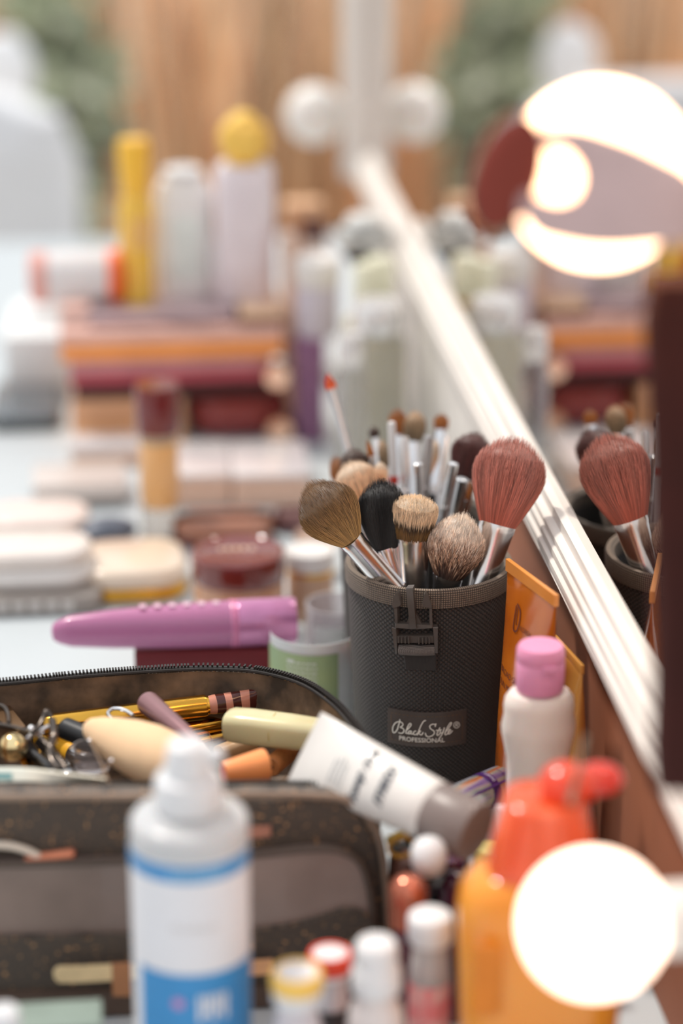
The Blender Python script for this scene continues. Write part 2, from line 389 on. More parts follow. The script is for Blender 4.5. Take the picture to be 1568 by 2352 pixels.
# label of the pot: turned to the camera
DIR = math.atan2(CP.x-PX, PY-CP.y)       # bearing of the camera seen from the pot's front
def lz(py):                                # height on the front of the pot for a picture row
    p = ony(985, py, PY-.037); return p.z
def fpx(px, py):                           # (arc length, height) on the pot's front
    return (px-988)/FPX*1.145, lz(py)
DX = -DIR*0 + .0
A0 = math.atan2(PX-CP.x, PY-CP.y)*-1      # angle (about z) at which the camera stands
def pf(off, z0=0): 
    def fn(x, y):
        z = z0+y; R = rz_(z)+off; a = A0+x/rz_(z); return Vector((R*math.sin(a), -R*math.cos(a), z))
    return fn
x0, zt = fpx(893, 1637); x1, zb = fpx(1083, 1718)
PATCH = mat('charcoal_leatherette', (86, 77, 72), .42, var=.06, scale=300, bump=.15)
def patchmesh(x0, x1, z0, z1, off, th):
    A = [p for p in wrap(strip(x0, x1, z0, z1, 16), pf(off+th))[0]]; B = [p for p in wrap(strip(x0, x1, z0, z1, 16), pf(off-.0004))[0]]
    n = 17; rs = []
    for i in range(n): rs.append([A[2*i], A[2*i+1], B[2*i+1], B[2*i]])
    return loft(rs)
lab = ob('label_patch', patchmesh(x0, x1, zb, zt, .0, .0006), PATCH, pot1)
CREAM = mat('cream_print', (255, 250, 238), .5, var=.03)
KX = 1/7.127/FPX*1.145                     # crop pixel -> metres on the label
def lxy(x, y): 
    sag = 65*(1-((x-765)/672)**2)
    return ((x-772)*KX, (455+20-(y-sag+35))*KX/.93)
zc = (zt+zb)/2
SC = [
 [(322,325),(326,360),(305,430),(283,505),(248,553),(215,562),(199,522),(206,462),(240,402),(290,371),(340,370),(376,398),(372,436),(330,464)],
 [(330,464),(375,478),(398,508),(388,548),(350,568),(302,556)],
 [(425,530),(478,472),(514,420),(508,390),(484,402),(456,460),(438,520),(434,562),(462,560),(490,530)],
 [(522,522),(490,522),(470,550),(480,573),(506,560),(524,525),(514,562),(536,574),(558,556)],
 [(602,522),(576,522),(556,550),(566,580),(592,580),(626,552)],
 [(756,330),(720,346),(682,410),(650,492),(618,592)],
 [(626,560),(660,512),(668,526),(642,546),(665,576),(690,580),(716,535)],
 [(918,380),(905,438)], [(912,402),(866,392),(820,424),(832,470),(880,507),(895,545),(862,590),(800,613),(762,592),(748,545)],
 [(986,448),(956,510),(935,565),(950,586),(990,552)], [(918,502),(994,490)],
 [(1006,478),(988,522),(1000,546),(1032,526),(1056,450)], [(1058,448),(1030,545),(974,642)],
 [(1062,548),(1112,482),(1164,404),(1172,368),(1150,374),(1110,440),(1076,520),(1068,570),(1090,573),(1126,540)],
 [(1126,540),(1158,502),(1150,480),(1130,500),(1118,545),(1140,562),(1196,504)]]
ms = [stroke([lxy(*p) for p in s_], 19*KX) for s_ in SC]
ms.append(stroke([lxy(1262+52*math.cos(a*.3142), 407+52*math.sin(a*.3142)) for a in range(21)], 11*KX))
for s_ in ([(1244,438),(1244,380)], [(1244,380),(1272,381),(1282,395),(1268,409),(1244,410)], [(1262,410),(1286,438)]): ms.append(stroke([lxy(*p) for p in s_], 11*KX))
lt = wrap(J(*ms), lambda x, y: pf(.0011, zc)(x, y)); ob('script_lettering', lt, CREAM, lab, sm=False)
tx = text('PROFESSIONAL', 1, 0, .012); wx = max(p.x for p in tx[0])-min(p.x for p in tx[0]); k_ = (1060-315)*KX/wx
cx_, cy_ = lxy(688, 712); ob('capital_lettering', wrap(([Vector((p.x*k_+cx_, p.y*k_*1.05+cy_, 0)) for p in tx[0]], tx[1]), pf(.0011, zc)), CREAM, lab, sm=False)
st = []
for xx0, xx1, z_ in ((x0+.002, x1-.002, zt-.0022), (x0+.002, x1-.002, zb+.0022)):
    n_ = 18
    for i in range(n_):
        a_ = xx0+(xx1-xx0)*i/n_; st.append(wrap(strip(a_, a_+(xx1-xx0)/n_*.6, z_, z_+.0003, 2), pf(.0009)))
for xx in (x0+.002, x1-.0023):
    for i in range(6):
        z_ = zb+.003+(zt-zb-.006)*i/6; st.append(wrap(strip(xx, xx+.0003, z_, z_+.0018, 1), pf(.0009)))
ob('stitching', J(*st), mat('tan_thread', (120, 92, 70), .7), lab, sm=False)

# buckle: prong half of a side-release clip, on a webbing tab
BK = mat('dark_moulded_plastic', (88, 81, 76), .36, var=.08, scale=200)
bx_, bz_ = fpx(957, 1340)
def bl(x, y): # crop pixels of the buckle (1432 px = 140 px) -> metres about the buckle's top centre, unrotated
    return ((x-690)/10.23/FPX*1.135, -(y-130)/10.23/FPX*1.135/.93)
def bpoly(pts, th, off=.0012, bev=.00035):
    P = [bl(*p) for p in pts]; c = (sum(p[0] for p in P)/len(P), sum(p[1] for p in P)/len(P))
    def rr(k, o): return [pf(o, bz_)(bx_+p[0]+(c[0]-p[0])*k, p[1]+(c[1]-p[1])*k) for p in P]
    return loft([rr(0, off-.0012), rr(0, off+th-bev), rr(.06, off+th)])
def bar(x0, y0, x1, y1, th, off=.0012): return bpoly([(x0, y0), (x1, y0), (x1, y1), (x0, y1)], th, off)
bk = ob('buckle', J(bpoly([(205, 1135), (305, 1150), (325, 1330), (335, 1770), (290, 1760), (245, 1450)], .0028),
                    bpoly([(1110, 1060), (1220, 1060), (1225, 1700), (1160, 1690), (1130, 1300)], .0028),
                    bpoly([(300, 1345), (1130, 1270), (1145, 1440), (320, 1510)], .0026),
                    bpoly([(270, 1040), (1110, 1010), (1115, 1085), (700, 1130), (275, 1150)], .0026),
                    *[bpoly([(x, 1345-i*6), (x+28, 1342-i*6), (x+34, 1490-i*6), (x+6, 1493-i*6)], .0034) for i, x in enumerate((360, 430, 510, 580, 800, 880, 950, 1020))]), BK, pot1)
ob('prong', J(bpoly([(235, 640), (315, 640), (330, 1060), (265, 1080)], .002), bpoly([(305, 275), (360, 330), (420, 560), (395, 600), (240, 680), (208, 590), (225, 420)], .003)), BK, bk)
ob('prong', J(bpoly([(1025, 580), (1085, 580), (1110, 1060), (1040, 1060)], .002), bpoly([(940, 225), (1000, 310), (1080, 520), (1075, 610), (890, 575), (885, 450), (905, 300)], .003)), BK, bk)
ob('centre_prong', J(bpoly([(525, 150), (675, 130), (760, 1090), (620, 1110)], .0034), bpoly([(590, 800), (750, 790), (880, 1030), (510, 1060)], .0012)), BK, bk)
ob('webbing_loop', J(*[tr(tube([pf(.0022, bz_)(bx_+bl(x, 0)[0], bl(0, 1660-(x-760)*.05)[1]) for x in (360, 560, 760, 960, 1160)], .0026, 12), Matrix.Identity(4))]), weave_mat('shiny_webbing', (52, 48, 46), (140, 130, 122), 0, .0005, .0005, .4), pot1)
ob('webbing_tab', bpoly([(430, 1700), (1215, 1700), (1215, 2180), (480, 2180)], .0006, .0006), weave_mat('webbing', (20, 19, 19), (58, 52, 48), 0, .0005, .0005, .3), pot1)

# ------------------------------------------------------------------ brushes
def head(L, r0, r1, n, wd, dome=.55, flare=1.0, flat=1.0, splay=.04, tmax=.62, close=.86, jt=.03):
    """bristles fanning out of a ferrule of radius r0 to r1; returns (mesh, attr)"""
    V, F, A = [], [], []
    def R(t):
        u = min(t/tmax, 1.0); s = r0+(r1-r0)*(.5*u+.5*math.sin(u*math.pi/2))**flare
        if t > tmax: s *= 1-(1-close)*((t-tmax)/(1-tmax))**2
        return s
    def top(rho): return L*(1-dome*(1-math.sqrt(max(0, 1-rho*rho))))
    # solid core so that the tuft is dense
    rs = []; NR = 20
    prof = []
    for i in range(9):
        t = i/8; rho = .84
        prof.append((R(t*top(rho)/L)*(.97-.13*t), t*top(rho)*.95))
    for i in range(1, 7):
        rho = .84*(1-i/6); prof.append((max(R(top(rho)/L)*rho, 1e-4), top(rho)*.94))
    m = loft([ring(r, r*flat, z, 28) for r, z in prof]); V += m[0]; F += m[1]
    for p in m[0]: A.append((max(0, min(1, p.z/L)), .12, 0))
    for _ in range(n):
        rho = math.sqrt(random.random()); rho = rho if random.random() < .55 else .84+.18*random.random()
        a = random.uniform(0, 2*math.pi); q = random.random(); jit = random.gauss(0, jt); da = random.gauss(0, splay*1.3); hh = top(min(rho, .999))*random.uniform(.90, 1.05)*(1 if random.random() > .02 else 1.05)
        k = len(V); pts = []; t0 = 0 if rho > .8 else .45
        for i in range(5):
            t = t0+(1-t0)*i/4; r = R(t*hh/L)*rho*(1+splay*t*random.gauss(0, .3)); aa = a+da*t*t
            pts.append((Vector((r*math.cos(aa), r*flat*math.sin(aa), t*hh)), t))
        for i, (p, t) in enumerate(pts):
            ww = wd*(1 if t < .8 else 1-.75*(t-.8)/.2); o = Vector((-math.sin(a), math.cos(a), 0))*ww; o2 = Vector((math.cos(a), math.sin(a), 0))*ww
            V += [p+o, p-o, p+o2]; A += [(max(0, min(1, p.z/L+jit)), q, 0)]*3
        for i in range(4):
            b = k+3*i
            F += [(b, b+1, b+4, b+3), (b+1, b+2, b+5, b+4), (b+2, b, b+3, b+5)]
    return (V, F), A
HANDLE = mat('black_lacquer', (20, 19, 20), .2, var=.1)
def brush(label, tip, neck, foot, Dt, Dn, Df, wpx, npx, hm, fer=None, n=1500, group=None, ferl=.035, fm=CHROME, hd=None, handle=HANDLE, flat=.75, fr1=None, **kw):
    """wpx / npx: half widths in picture pixels of the head and the ferrule mouth"""
    T, N, Q = atD(*tip, Dt), atD(*neck, Dn), atD(*foot, Df)
    b = thing('makeup_brush', label, 'brush', (0, 0, 0), 0, group); b.matrix_world = along(N, T, CP-N)
    L = (T-N).length; r1, r0 = pm(wpx, Dn), pm(npx, Dn)
    h, A = head(L, r0*.98, r1, n, hd or .00014, flat=flat, **kw)
    o = haired('bristles', (h, A), hm, b)
    inv = b.matrix_world.inverted(); q = inv @ Q; d = q.normalized(); LQ = q.length
    mx = along((0, 0, 0), q, (0, 1, 0))
    fl = min(ferl, LQ*.9); f1 = r0 if fr1 is None else pm(fr1, Dn)
    ob('ferrule', tr(loft([ring(r0*.9, r0*.9*flat, -.0012, 32), ring(r0*1.04, r0*1.04*flat, -.001, 32), ring(r0*1.05, r0*1.05*flat, .0015, 32), ring(r0*1.0, r0*flat, .003, 32), ring((r0+f1)/2, (r0*flat+f1)/2, fl*.5, 32), ring(f1, f1, fl*.86, 32), ring(f1*1.05, f1*1.05, fl*.88, 32), ring(f1*.96, f1*.96, fl*.91, 32), ring(f1*.95, f1*.95, fl, 32)]), mx), fm, b)
    if LQ > fl+.002:
        ob('handle', tr(lathe([(f1*.93, fl-.001), (f1*1.0, fl+.004), (f1*.85, (fl+LQ)/2), (f1*.5, LQ-.002), (f1*.2, LQ)], 20), mx), handle, b)
    return b
G1 = 'make-up brushes standing in the front brush pot'; G2 = 'make-up brushes standing in the rear brush pot'
TAUPE = hair_mat('taupe_hair', [(0, (178, 144, 88)), (.5, (156, 120, 76)), (.8, (118, 88, 60)), (1, (164, 130, 96))])
NOIR = hair_mat('black_hair', [(0, (12, 12, 13)), (1, (22, 21, 22))], .6)
DUO = hair_mat('two_tone_hair', [(0, (96, 70, 34)), (.22, (128, 94, 48)), (.40, (50, 38, 28)), (.52, (236, 206, 170)), (1, (252, 232, 206))])
MOTT = hair_mat('mottled_hair', [(0, (48, 27, 18)), (.25, (104, 68, 48)), (.38, (240, 200, 168)), (.50, (110, 74, 56)), (.60, (255, 228, 206)), (1, (255, 244, 230))])
PINK = hair_mat('dusty_pink_hair', [(0, (186, 98, 78)), (.5, (188, 114, 98)), (1, (204, 142, 128))])
PEACH = hair_mat('peach_hair', [(0, (246, 180, 120)), (.5, (255, 216, 178)), (1, (255, 232, 206))])
BROWN = hair_mat('dark_brown_hair', [(0, (70, 46, 34)), (1, (88, 62, 50))])
AMBER = hair_mat('amber_hair', [(0, (150, 84, 26)), (.6, (186, 112, 44)), (1, (150, 96, 60))])
MAROON = hair_mat('maroon_hair', [(0, (70, 26, 22)), (1, (98, 44, 38))])
ORNG = hair_mat('orange_tip', [(0, (240, 112, 50)), (.5, (236, 96, 44)), (1, (214, 70, 40))])
GREYH = hair_mat('greige_hair', [(0, (112, 94, 72)), (.4, (150, 126, 96)), (1, (224, 184, 144))])
brush('big taupe powder brush leaning far out over the left of the front pot', (708, 1112), (806, 1240), (1085, 1560), 1.130, 1.136, 1.185, 77, 29, TAUPE, n=5200, group=G1, dome=.62, ferl=.040, tmax=.55, close=.80, flat=.85)
brush('black fluffy brush between the taupe and the flat two-tone brush', (873, 1102), (884, 1262), (985, 1600), 1.150, 1.150, 1.17, 58, 25, NOIR, n=4200, group=G1, dome=.45, ferl=.036, tmax=.6, close=.93)
brush('short flat-topped two-tone cream and black brush with wide mirror-bright ferrule', (957, 1142), (945, 1236), (952, 1560), 1.140, 1.150, 1.172, 57, 41, DUO, n=5000, group=G1, dome=.34, ferl=.042, tmax=.99, close=1, flat=.75, fr1=36, jt=.05)
brush('fluffy mottled cream and brown brush at the front right of the pot', (1066, 1182), (1028, 1324), (1000, 1600), 1.140, 1.152, 1.172, 70, 33, MOTT, n=4200, group=G1, dome=.62, ferl=.03, splay=.11, tmax=.55, close=.80, hd=.00017, jt=.15)
brush('biggest brush, dusty pink, leaning right towards the mirror', (1187, 1008), (1141, 1208), (1030, 1600), 1.160, 1.158, 1.165, 86, 41, PINK, n=6500, group=G1, dome=.42, ferl=.045, tmax=.62, close=.90, flat=.8, fr1=26)
# the rear pot
def rear(label, tip, neck, w, nw, hm, D, foot=(955, 1480), Df=1.262, n=700, **kw):
    return brush(label, tip, neck, foot, D, D, Df, w, nw, hm, n=n, group=G2, hd=.00016, **kw)
rear('slim silver lip brush with bright orange tip, tallest on the left', (751, 858), (762, 896), 13, 11.5, ORNG, 1.265, (880, 1330), 1.262, 300, dome=.9, ferl=.062, tmax=.4, close=.5, fm=STEEL)
rear('rounded dark brown brush behind the peach one', (806, 1028), (824, 1105), 37, 20, BROWN, 1.240, (920, 1440), dome=.6)
rear('small orange-brown brush at the far left of the rear pot', (766, 1048), (796, 1125), 26, 15, AMBER, 1.255, (905, 1440), dome=.7)
rear('wide pale peach powder brush above the black brush', (800, 1060), (838, 1150), 52, 26, PEACH, 1.215, (940, 1420), 1.25, 1500, dome=.55)
rear('thin pointed amber brush standing above the small peach brush', (842, 1008), (854, 1052), 8, 6, AMBER, 1.235, (900, 1440), n=200, dome=.9, fm=STEEL, close=.3, tmax=.3)
rear('tiny dark brown brush left of the white stick', (855, 980), (862, 1006), 13, 8, BROWN, 1.275, (915, 1440), n=250, dome=.6)
rear('small pale peach brush right of the thin amber brush', (873, 1060), (876, 1112), 17, 11, PEACH, 1.225, (920, 1440), n=400, dome=.6)
rear('flat amber brush at the back left of the rear pot', (912, 938), (915, 1000), 21, 14, AMBER, 1.295, (945, 1460), 1.27, n=500, dome=.45, flat=.5)
rear('rounded greige brush at the top middle of the rear pot', (957, 944), (948, 1016), 28, 17, GREYH, 1.285, (955, 1460), 1.265, 900, dome=.6)
rear('small flat amber brush with silver ferrule under the black compact', (1015, 950), (1012, 988), 17, 14, AMBER, 1.285, (970, 1460), 1.265, n=400, dome=.45, flat=.5)
rear('large maroon powder brush behind the dusty pink one', (1096, 992), (1066, 1102), 50, 28, MAROON, 1.235, (985, 1440), 1.25, 1500, dome=.5)
rear('slanted peach brush among the silver ferrules', (1004, 1008), (972, 1102), 19, 11, PEACH, 1.255, (950, 1440), n=500, dome=.6)
rear('thin amber brush left of the dusty pink brush', (1082, 1104), (1066, 1152), 10, 8, AMBER, 1.215, (1000, 1440), 1.24, n=250, dome=.8, fm=STEEL)
rear('taupe brush half hidden among the silver ferrules', (876, 1010), (884, 1075), 14, 10, GREYH, 1.262, (925, 1440), n=400, dome=.7)
def stick(label, a, b, r, Da, Db, m=CHROME, band=None):
    A, B = atD(*a, Da), atD(*b, Db); s, L = lying('applicator_stick', label, 'stick', A, B, G2, CP-A); rr = pm(r, Da)
    ob('shaft', lathe([(rr*.5, 0), (rr*.95, .0006), (rr, .002), (rr, L*.6), (rr*.8, L)], 20), m, s)
    ob('collar', lathe([(rr*1.02, L*.30), (rr*1.1, L*.305), (rr*1.1, L*.34), (rr*1.02, L*.345)], 20), m if not band else band, s)
WST = mat('white_lacquer', (226, 224, 224), .3, var=.02)
stick('white stick with a red ring rising above the small peach brush', (899, 968), (915, 1380), 9, 1.245, 1.262, WST, mat('red_ring', (196, 50, 34), .4))
stick('polished silver stick right of the white stick', (927, 1002), (935, 1400), 12, 1.255, 1.262)
stick('leaning silver stick under the small flat amber brush', (1042, 1062), (975, 1380), 12, 1.215, 1.25)
stick('short silver stick in the middle of the rear pot', (960, 1062), (965, 1380), 11, 1.225, 1.25)
stick('brushed grey stick just left of the middle', (985, 1000), (950, 1380), 12, 1.245, 1.262, STEEL)
stick('grey stick leaning right, below the maroon brush', (1062, 1098), (1000, 1400), 15, 1.205, 1.245, STEEL)
stick('silver stick standing upright behind the slanted peach brush', (1026, 1000), (985, 1380), 9, 1.265, 1.262)
# ------------------------------------------------------------------ black bag
def zr(px):  # the rim sinks a little at the right front corner
    return .090
rimpx = [(-330, 1660), (-300, 1590), (-150, 1572), (0, 1565), (200, 1546), (400, 1533), (500, 1531), (600, 1538), (700, 1566), (770, 1612), (815, 1660), (850, 1712), (868, 1757), (850, 1790), (780, 1803), (600, 1804), (300, 1806), (0, 1810), (-200, 1812), (-310, 1790)]
rim = smooth([onz(x, y, .09) for x, y in rimpx], 8, True)
bc = sum(rim, Vector())/len(rim); BO = Vector((bc.x, bc.y, 0))
bag = thing('toiletry_bag', 'open black zip bag full of make-up in front of the brush pots', 'bag', BO)
BAGM = weave_mat('worn_black_nylon', (40, 34, 30), (104, 90, 78), 0, .0008, .0008, .4, fleck=(200, 150, 100))
LINE = mat('dusty_black_lining', (58, 48, 40), .5, col2=(132, 106, 84), scale=55, bump=.5, bscale=120)
def off(k, z, bul=0):
    out = []
    for i, p in enumerate(rim):
        t = (rim[(i+1) % len(rim)]-rim[i-1]).normalized(); nrm = Vector((t.y, -t.x, 0))
        if nrm.dot(p-bc) < 0: nrm = -nrm
        out.append(p-BO+nrm*k+Vector((0, 0, z-.09)))
    return out
ob('shell', loft([off(-.004, 0), off(0, .004), off(.002, .03), off(.001, .07), off(0, .0885), off(-.0012, .0895), off(-.0024, .0885)], True, False), BAGM, bag)
inner = [off(-.0024, .0885), off(-.0028, .082), off(-.0045, .076), off(-.004, .066), off(-.006, .05), off(-.010, .046), off(-.02, .045)]
for R_ in inner[2:5]:
    for i, p in enumerate(R_): p.z += .0012*math.sin(i*.9)+.001*math.sin(i*2.3)
ob('lining', loft(inner, False, True), LINE, bag)
ZP = mat('dark_zip', (44, 40, 38), .4, .3, var=.2)
teeth = []; RR = off(-.0006, .0905); acc = 0
for i in range(len(RR)):
    a, b = RR[i], RR[(i+1) % len(RR)]; d = (b-a); n_ = max(1, int(d.length/.0013)); u = d.normalized(); s = Vector((u.y, -u.x, 0))
    for j in range(n_):
        c = a+d*(j/n_); w_ = u*.00042; q = s*.0013
        P = [c-w_-q, c+w_-q, c+w_+q, c-w_+q]; Z = Vector((0, 0, .0011)); teeth.append(loft([P, [p+Z for p in P]]))
ob('zip_teeth', J(*teeth), ZP, bag, sm=False)
ob('zip_cord', J(tube(off(-.0028, .0898), .0008, 6, True), tube(off(.0014, .0885), .0012, 6, True)), ZP, bag)
# front pockets, on the side of the camera
YF = min(p.y for p in rim)-.0015
def pocket(pts, y, th, m, name, lab=None):
    P = smooth([ony(px, py, y) for px, py in pts], 5)
    x_l, x_r = P[0].x, P[-1].x
    P = [Vector((P[0].x, y, .001))]+P+[Vector((P[-1].x, y, .001))]
    P = [p-BO for p in P]
    o = ob(name, plate(P, th, (0, 1, 0)), m, bag, lab); return P
SM = mat('smoky_vinyl', (112, 98, 92), .3, col2=(150, 132, 124), scale=14, coat=.3, trans=0)
p1 = pocket([(-330, 1835), (0, 1832), (300, 1830), (560, 1826), (720, 1828), (800, 1840), (850, 1885), (876, 1950), (888, 2080), (893, 2250)], YF-.012, .013, BAGM, 'front_pocket')
ob('piping', tube(p1[1:-1], .0017, 8), mat('grey_brown_piping', (140, 120, 104), .5, var=.1), bag)
p2 = pocket([(-330, 1990), (0, 1986), (300, 1978), (560, 1965), (720, 1950), (790, 1958), (832, 1990), (850, 2050), (858, 2140), (862, 2250)], YF-.018, .006, SM, 'vinyl_window', 'smoky see-through pocket')
ob('piping', tube(p2[1:-1], .0015, 8), mat('dark_piping', (84, 72, 64), .45, var=.1), bag)
p3 = pocket([(-330, 2158), (0, 2154), (300, 2148), (560, 2140), (700, 2120), (800, 2090), (850, 2110), (862, 2160), (866, 2250)], YF-.021, .003, BAGM, 'lower_pocket')
p4 = pocket([(-330, 2285), (0, 2282), (300, 2276), (600, 2266), (800, 2262), (870, 2262)], YF-.0235, .0025, mat('brown_binding', (88, 70, 60), .6, var=.1), 'bottom_band')

def P_(px, py, z): return onz(px, py, z)
def cylthing(name, label, cat, a, b, z, r, parts, group=None, z2=None, up=(0, 0, 1)):
    """parts: (part name, material, profile in (radius factor, length factor))"""
    o, L = lying(name, label, cat, P_(*a, z), P_(*b, z if z2 is None else z2), group, up)
    for nm, m, pr in parts: ob(nm, lathe([(r*q, L*t) for q, t in pr], 32), m, o)
    return o, L
# gold lip gloss with zebra tube
ZEB = bpy.data.materials.new('zebra_print'); ZEB.use_nodes = True
def _zeb():
    n = ZEB.node_tree.nodes; l = ZEB.node_tree.links; p = n['Principled BSDF']; t = n.new('ShaderNodeTexCoord'); wv = n.new('ShaderNodeTexWave')
    wv.inputs['Scale'].default_value = 38; wv.inputs['Distortion'].default_value = 3.2; wv.inputs['Detail'].default_value = 1; wv.bands_direction = 'Z'
    l.new(t.outputs['Object'], wv.inputs['Vector']); r = n.new('ShaderNodeValToRGB'); r.color_ramp.interpolation = 'CONSTANT'; r.color_ramp.elements[0].color = lin((76, 34, 28)); r.color_ramp.elements[1].position = .55; r.color_ramp.elements[1].color = lin((206, 138, 116))
    l.new(wv.outputs['Fac'], r.inputs[0]); l.new(r.outputs[0], p.inputs['Base Color']); p.inputs['Roughness'].default_value = .12
_zeb()
g, L = lying('lip_gloss', 'long gold lip gloss with brown zebra-patterned tube at the back of the bag', 'lip gloss', P_(96, 1668, .072), P_(622, 1601, .076))
LA = L*.715
ob('cap', loft([ring(.0036, .0036, 0, 24), ring(.0046, .0046, .001, 24), ring(.0052, .0052, .006, 24), ring(.0052, .0052, LA-.001, 24), ring(.0049, .0049, LA, 24), ring(.0044, .0044, LA, 24), ring(.0044, .0044, LA+.001, 24)]), GOLD, g)
ob('tube_body', loft([ring(.0042, .0042, LA+.001, 24), ring(.0046, .0046, LA+.003, 24), ring(.0044, .0048, LA+.012, 24), ring(.0030, .0052, L-.008, 24), ring(.0013, .0057, L-.004, 24), ring(.0009, .0058, L, 24)]), ZEB, g)
cylthing('lip_gloss', 'gold tube under the zebra-patterned lip gloss', 'lip gloss', (330, 1692), (532, 1654), .062, .0046, [('cap', GOLD, [(.9, 0), (1, .02), (1, .93), (.93, .95)]), ('base', GOLD, [(.88, .95), (.98, .955), (.98, .995), (.9, 1)])])
cylthing('lip_gloss', 'gold tube lying low between the cream bottle and the sponge', 'lip gloss', (380, 1722), (532, 1686), .056, .0045, [('cap', GOLD, [(.9, 0), (1, .02), (1, .62), (.93, .63)]), ('base', GOLD, [(.9, .63), (.98, .64), (.98, .99), (.9, 1)])])
# purple cap at the back
o = thing('compact', 'purple domed compact half hidden behind the gold lip gloss', 'compact', P_(420, 1612, .066))
PUR = mat('purple_plastic', (96, 44, 140), .3, var=.06)
ob('lid', lathe([(.0125, 0), (.0135, .001), (.013, .0035), (.010, .0055), (.005, .0066), (.0003, .0068)], 40), PUR, o); ob('base', lathe([(.0122, -.004), (.0132, -.0035), (.0132, 0)], 40), PUR, o)
# mauve lip pencil
g, L = lying('cosmetic_pencil', 'thick mauve cosmetic stick with blunt end pointing out of the bag', 'pencil', P_(338, 1613, .088), P_(492, 1742, .088))
MV = mat('mauve_satin', (150, 112, 116), .28, .35, var=.05)
ob('barrel', lathe([(.0040, 0), (.0052, .0004), (.0054, .0012), (.0040, L*.55), (.0030, L*.8)], 32), MV, g)
ob('tip', lathe([(.0028, L*.8), (.0016, L*.94), (.0004, L)], 20), mat('white_tip', (226, 220, 218), .4), g)
# cream translucent bottle
g, L = lying('travel_bottle', 'pale yellow translucent bottle with rounded end beside the white tube', 'bottle', P_(520, 1662, .078), P_(782, 1694, .080))
CRM = mat('pale_yellow_plastic', (242, 232, 184), .22, 0, .25, var=.05, scale=40, coat=.4, sss=.15)
ob('body', loft([ring(.0052, .0046, 0, 32, 3), ring(.0070, .0062, .0008, 32, 3), ring(.0080, .0070, .003, 32, 3), ring(.0082, .0074, .012, 32, 3), ring(.0080, .0072, L*.55, 32, 3), ring(.0072, .0064, L-.003, 32, 3), ring(.005, .004, L, 32, 3)]), CRM, g)
ob('seam', tube([(math.cos(a)*.0082, math.sin(a)*.0073, L*.43) for a in [i*.3142 for i in range(20)]], .0003, 5, True), mat('yellow_seam', (206, 188, 120), .3), g)
# orange sponge behind, brown stick, kraft tube
o, L = lying('makeup_sponge', 'orange sponge wedged behind the cream bottle at the back right', 'sponge', P_(618, 1618, .064), P_(752, 1662, .060))
ob('body', lathe([(.0002, 0), (.006, .002), (.0095, .009), (.0088, .018), (.004, L-.001), (.0003, L)], 32), mat('orange_foam', (240, 150, 84), .9, bump=.4, bscale=900), o)
cylthing('cosmetic_pencil', 'light brown wooden pencil end beside the orange cap', 'pencil', (622, 1762), (668, 1722), .064, .0046, [('barrel', mat('brown_wood', (190, 122, 70), .5, var=.15, scale=200), [(.9, 0), (1, .03), (1, 1)]), ('core', BLACK, [(.3, -.01), (.3, .02)])])
g, L = cylthing('cosmetic_tube', 'slim tan tube with brown capitals under the cream bottle', 'tube', (500, 1736), (580, 1706), .060, .0048, [('body', mat('tan_clear_plastic', (206, 166, 122), .25, var=.1, coat=.4), [(.7, 0), (1, .05), (1, .95), (.8, 1)])])
t_ = text('ENT', .005); ob('lettering', wrap(t_, lambda x, y: Vector((math.sin(y/.0049+.6)*.005, math.cos(y/.0049+.6)*.005, L*.45+x))), mat('brown_print', (96, 60, 36), .6), g, sm=False)
# orange tapered cap with red face
g, L = lying('bottle_cap', 'tapered orange cap with bright red hollow face, at the front rim', 'cap', P_(512, 1776, .080), P_(612, 1757, .080))
ob('shell', lathe([(.0040, .0004), (.0046, 0), (.0050, .001), (.0074, L*.92), (.0072, L*.97), (.006, L)], 36), mat('orange_plastic', (255, 160, 96), .4, var=.04, sss=.1), g)
ob('face', lathe([(.0041, .0012), (.0041, .0002), (.0002, .0001)], 30), mat('red_plastic', (236, 58, 22), .4, var=.05), g, 'red face')
# beige teardrop sponge
g, L = lying('makeup_sponge', 'big beige teardrop make-up sponge lying across the open bag', 'sponge', P_(198, 1668, .094), P_(456, 1782, .092))
pr = [(.0002, 0), (.0028, .0005), (.0046, .0022), (.0070, .0070), (.0094, .0140), (.0116, .0220), (.0130, .0310), (.0128, .0390), (.0104, .0465), (.0060, .0525), (.0002, L)]
ob('body', lathe([(r, z*L/.055 if z < L else L) for r, z in pr], 48), mat('beige_foam', (236, 200, 160), .85, var=.03, bump=.25, bscale=1200, sss=.1), g)
# black pencil, yellow mascara, gold ball, glossy tubes
g, L = cylthing('mascara', 'thick black capped mascara pointing left, under the beige sponge', 'mascara', (148, 1672), (268, 1722), .080, .0050, [('cap', BLACK, [(.86, 0), (.98, .02), (1, .06), (1, .7)]), ('body', BLACKG, [(.92, .7), (.92, .98), (.7, 1)])])
YEL = mat('yellow_plastic', (240, 176, 50), .3, var=.05)
cylthing('mascara', 'yellow mascara with silver ring below the black one', 'mascara', (92, 1690), (236, 1766), .062, .0050, [('body', YEL, [(.8, 0), (1, .03), (1, .55)]), ('silver_ring', CHROME, [(1.0, .55), (1.03, .56), (1.03, .72), (1, .73)]), ('cap', BLACK, [(.98, .73), (.98, .98), (.8, 1)])])
for k, (a, b, lab_) in enumerate((((56, 1712), (130, 1792), 'glossy black tube just right of the gold ball'), ((96, 1706), (160, 1790), 'second glossy black tube, under the curler jaw'))):
    cylthing('eyeliner', lab_, 'eyeliner', a, b, .078-.004*k, .0038, [('barrel', BLACKG, [(.7, 0), (1, .04), (1, .9)]), ('band', STEEL, [(1, .9), (1.03, .91), (1.03, .96), (.9, 1)])])
gb = thing('bead', 'shiny gold ball lying at the left of the bag', 'ball', P_(30, 1716, .084))
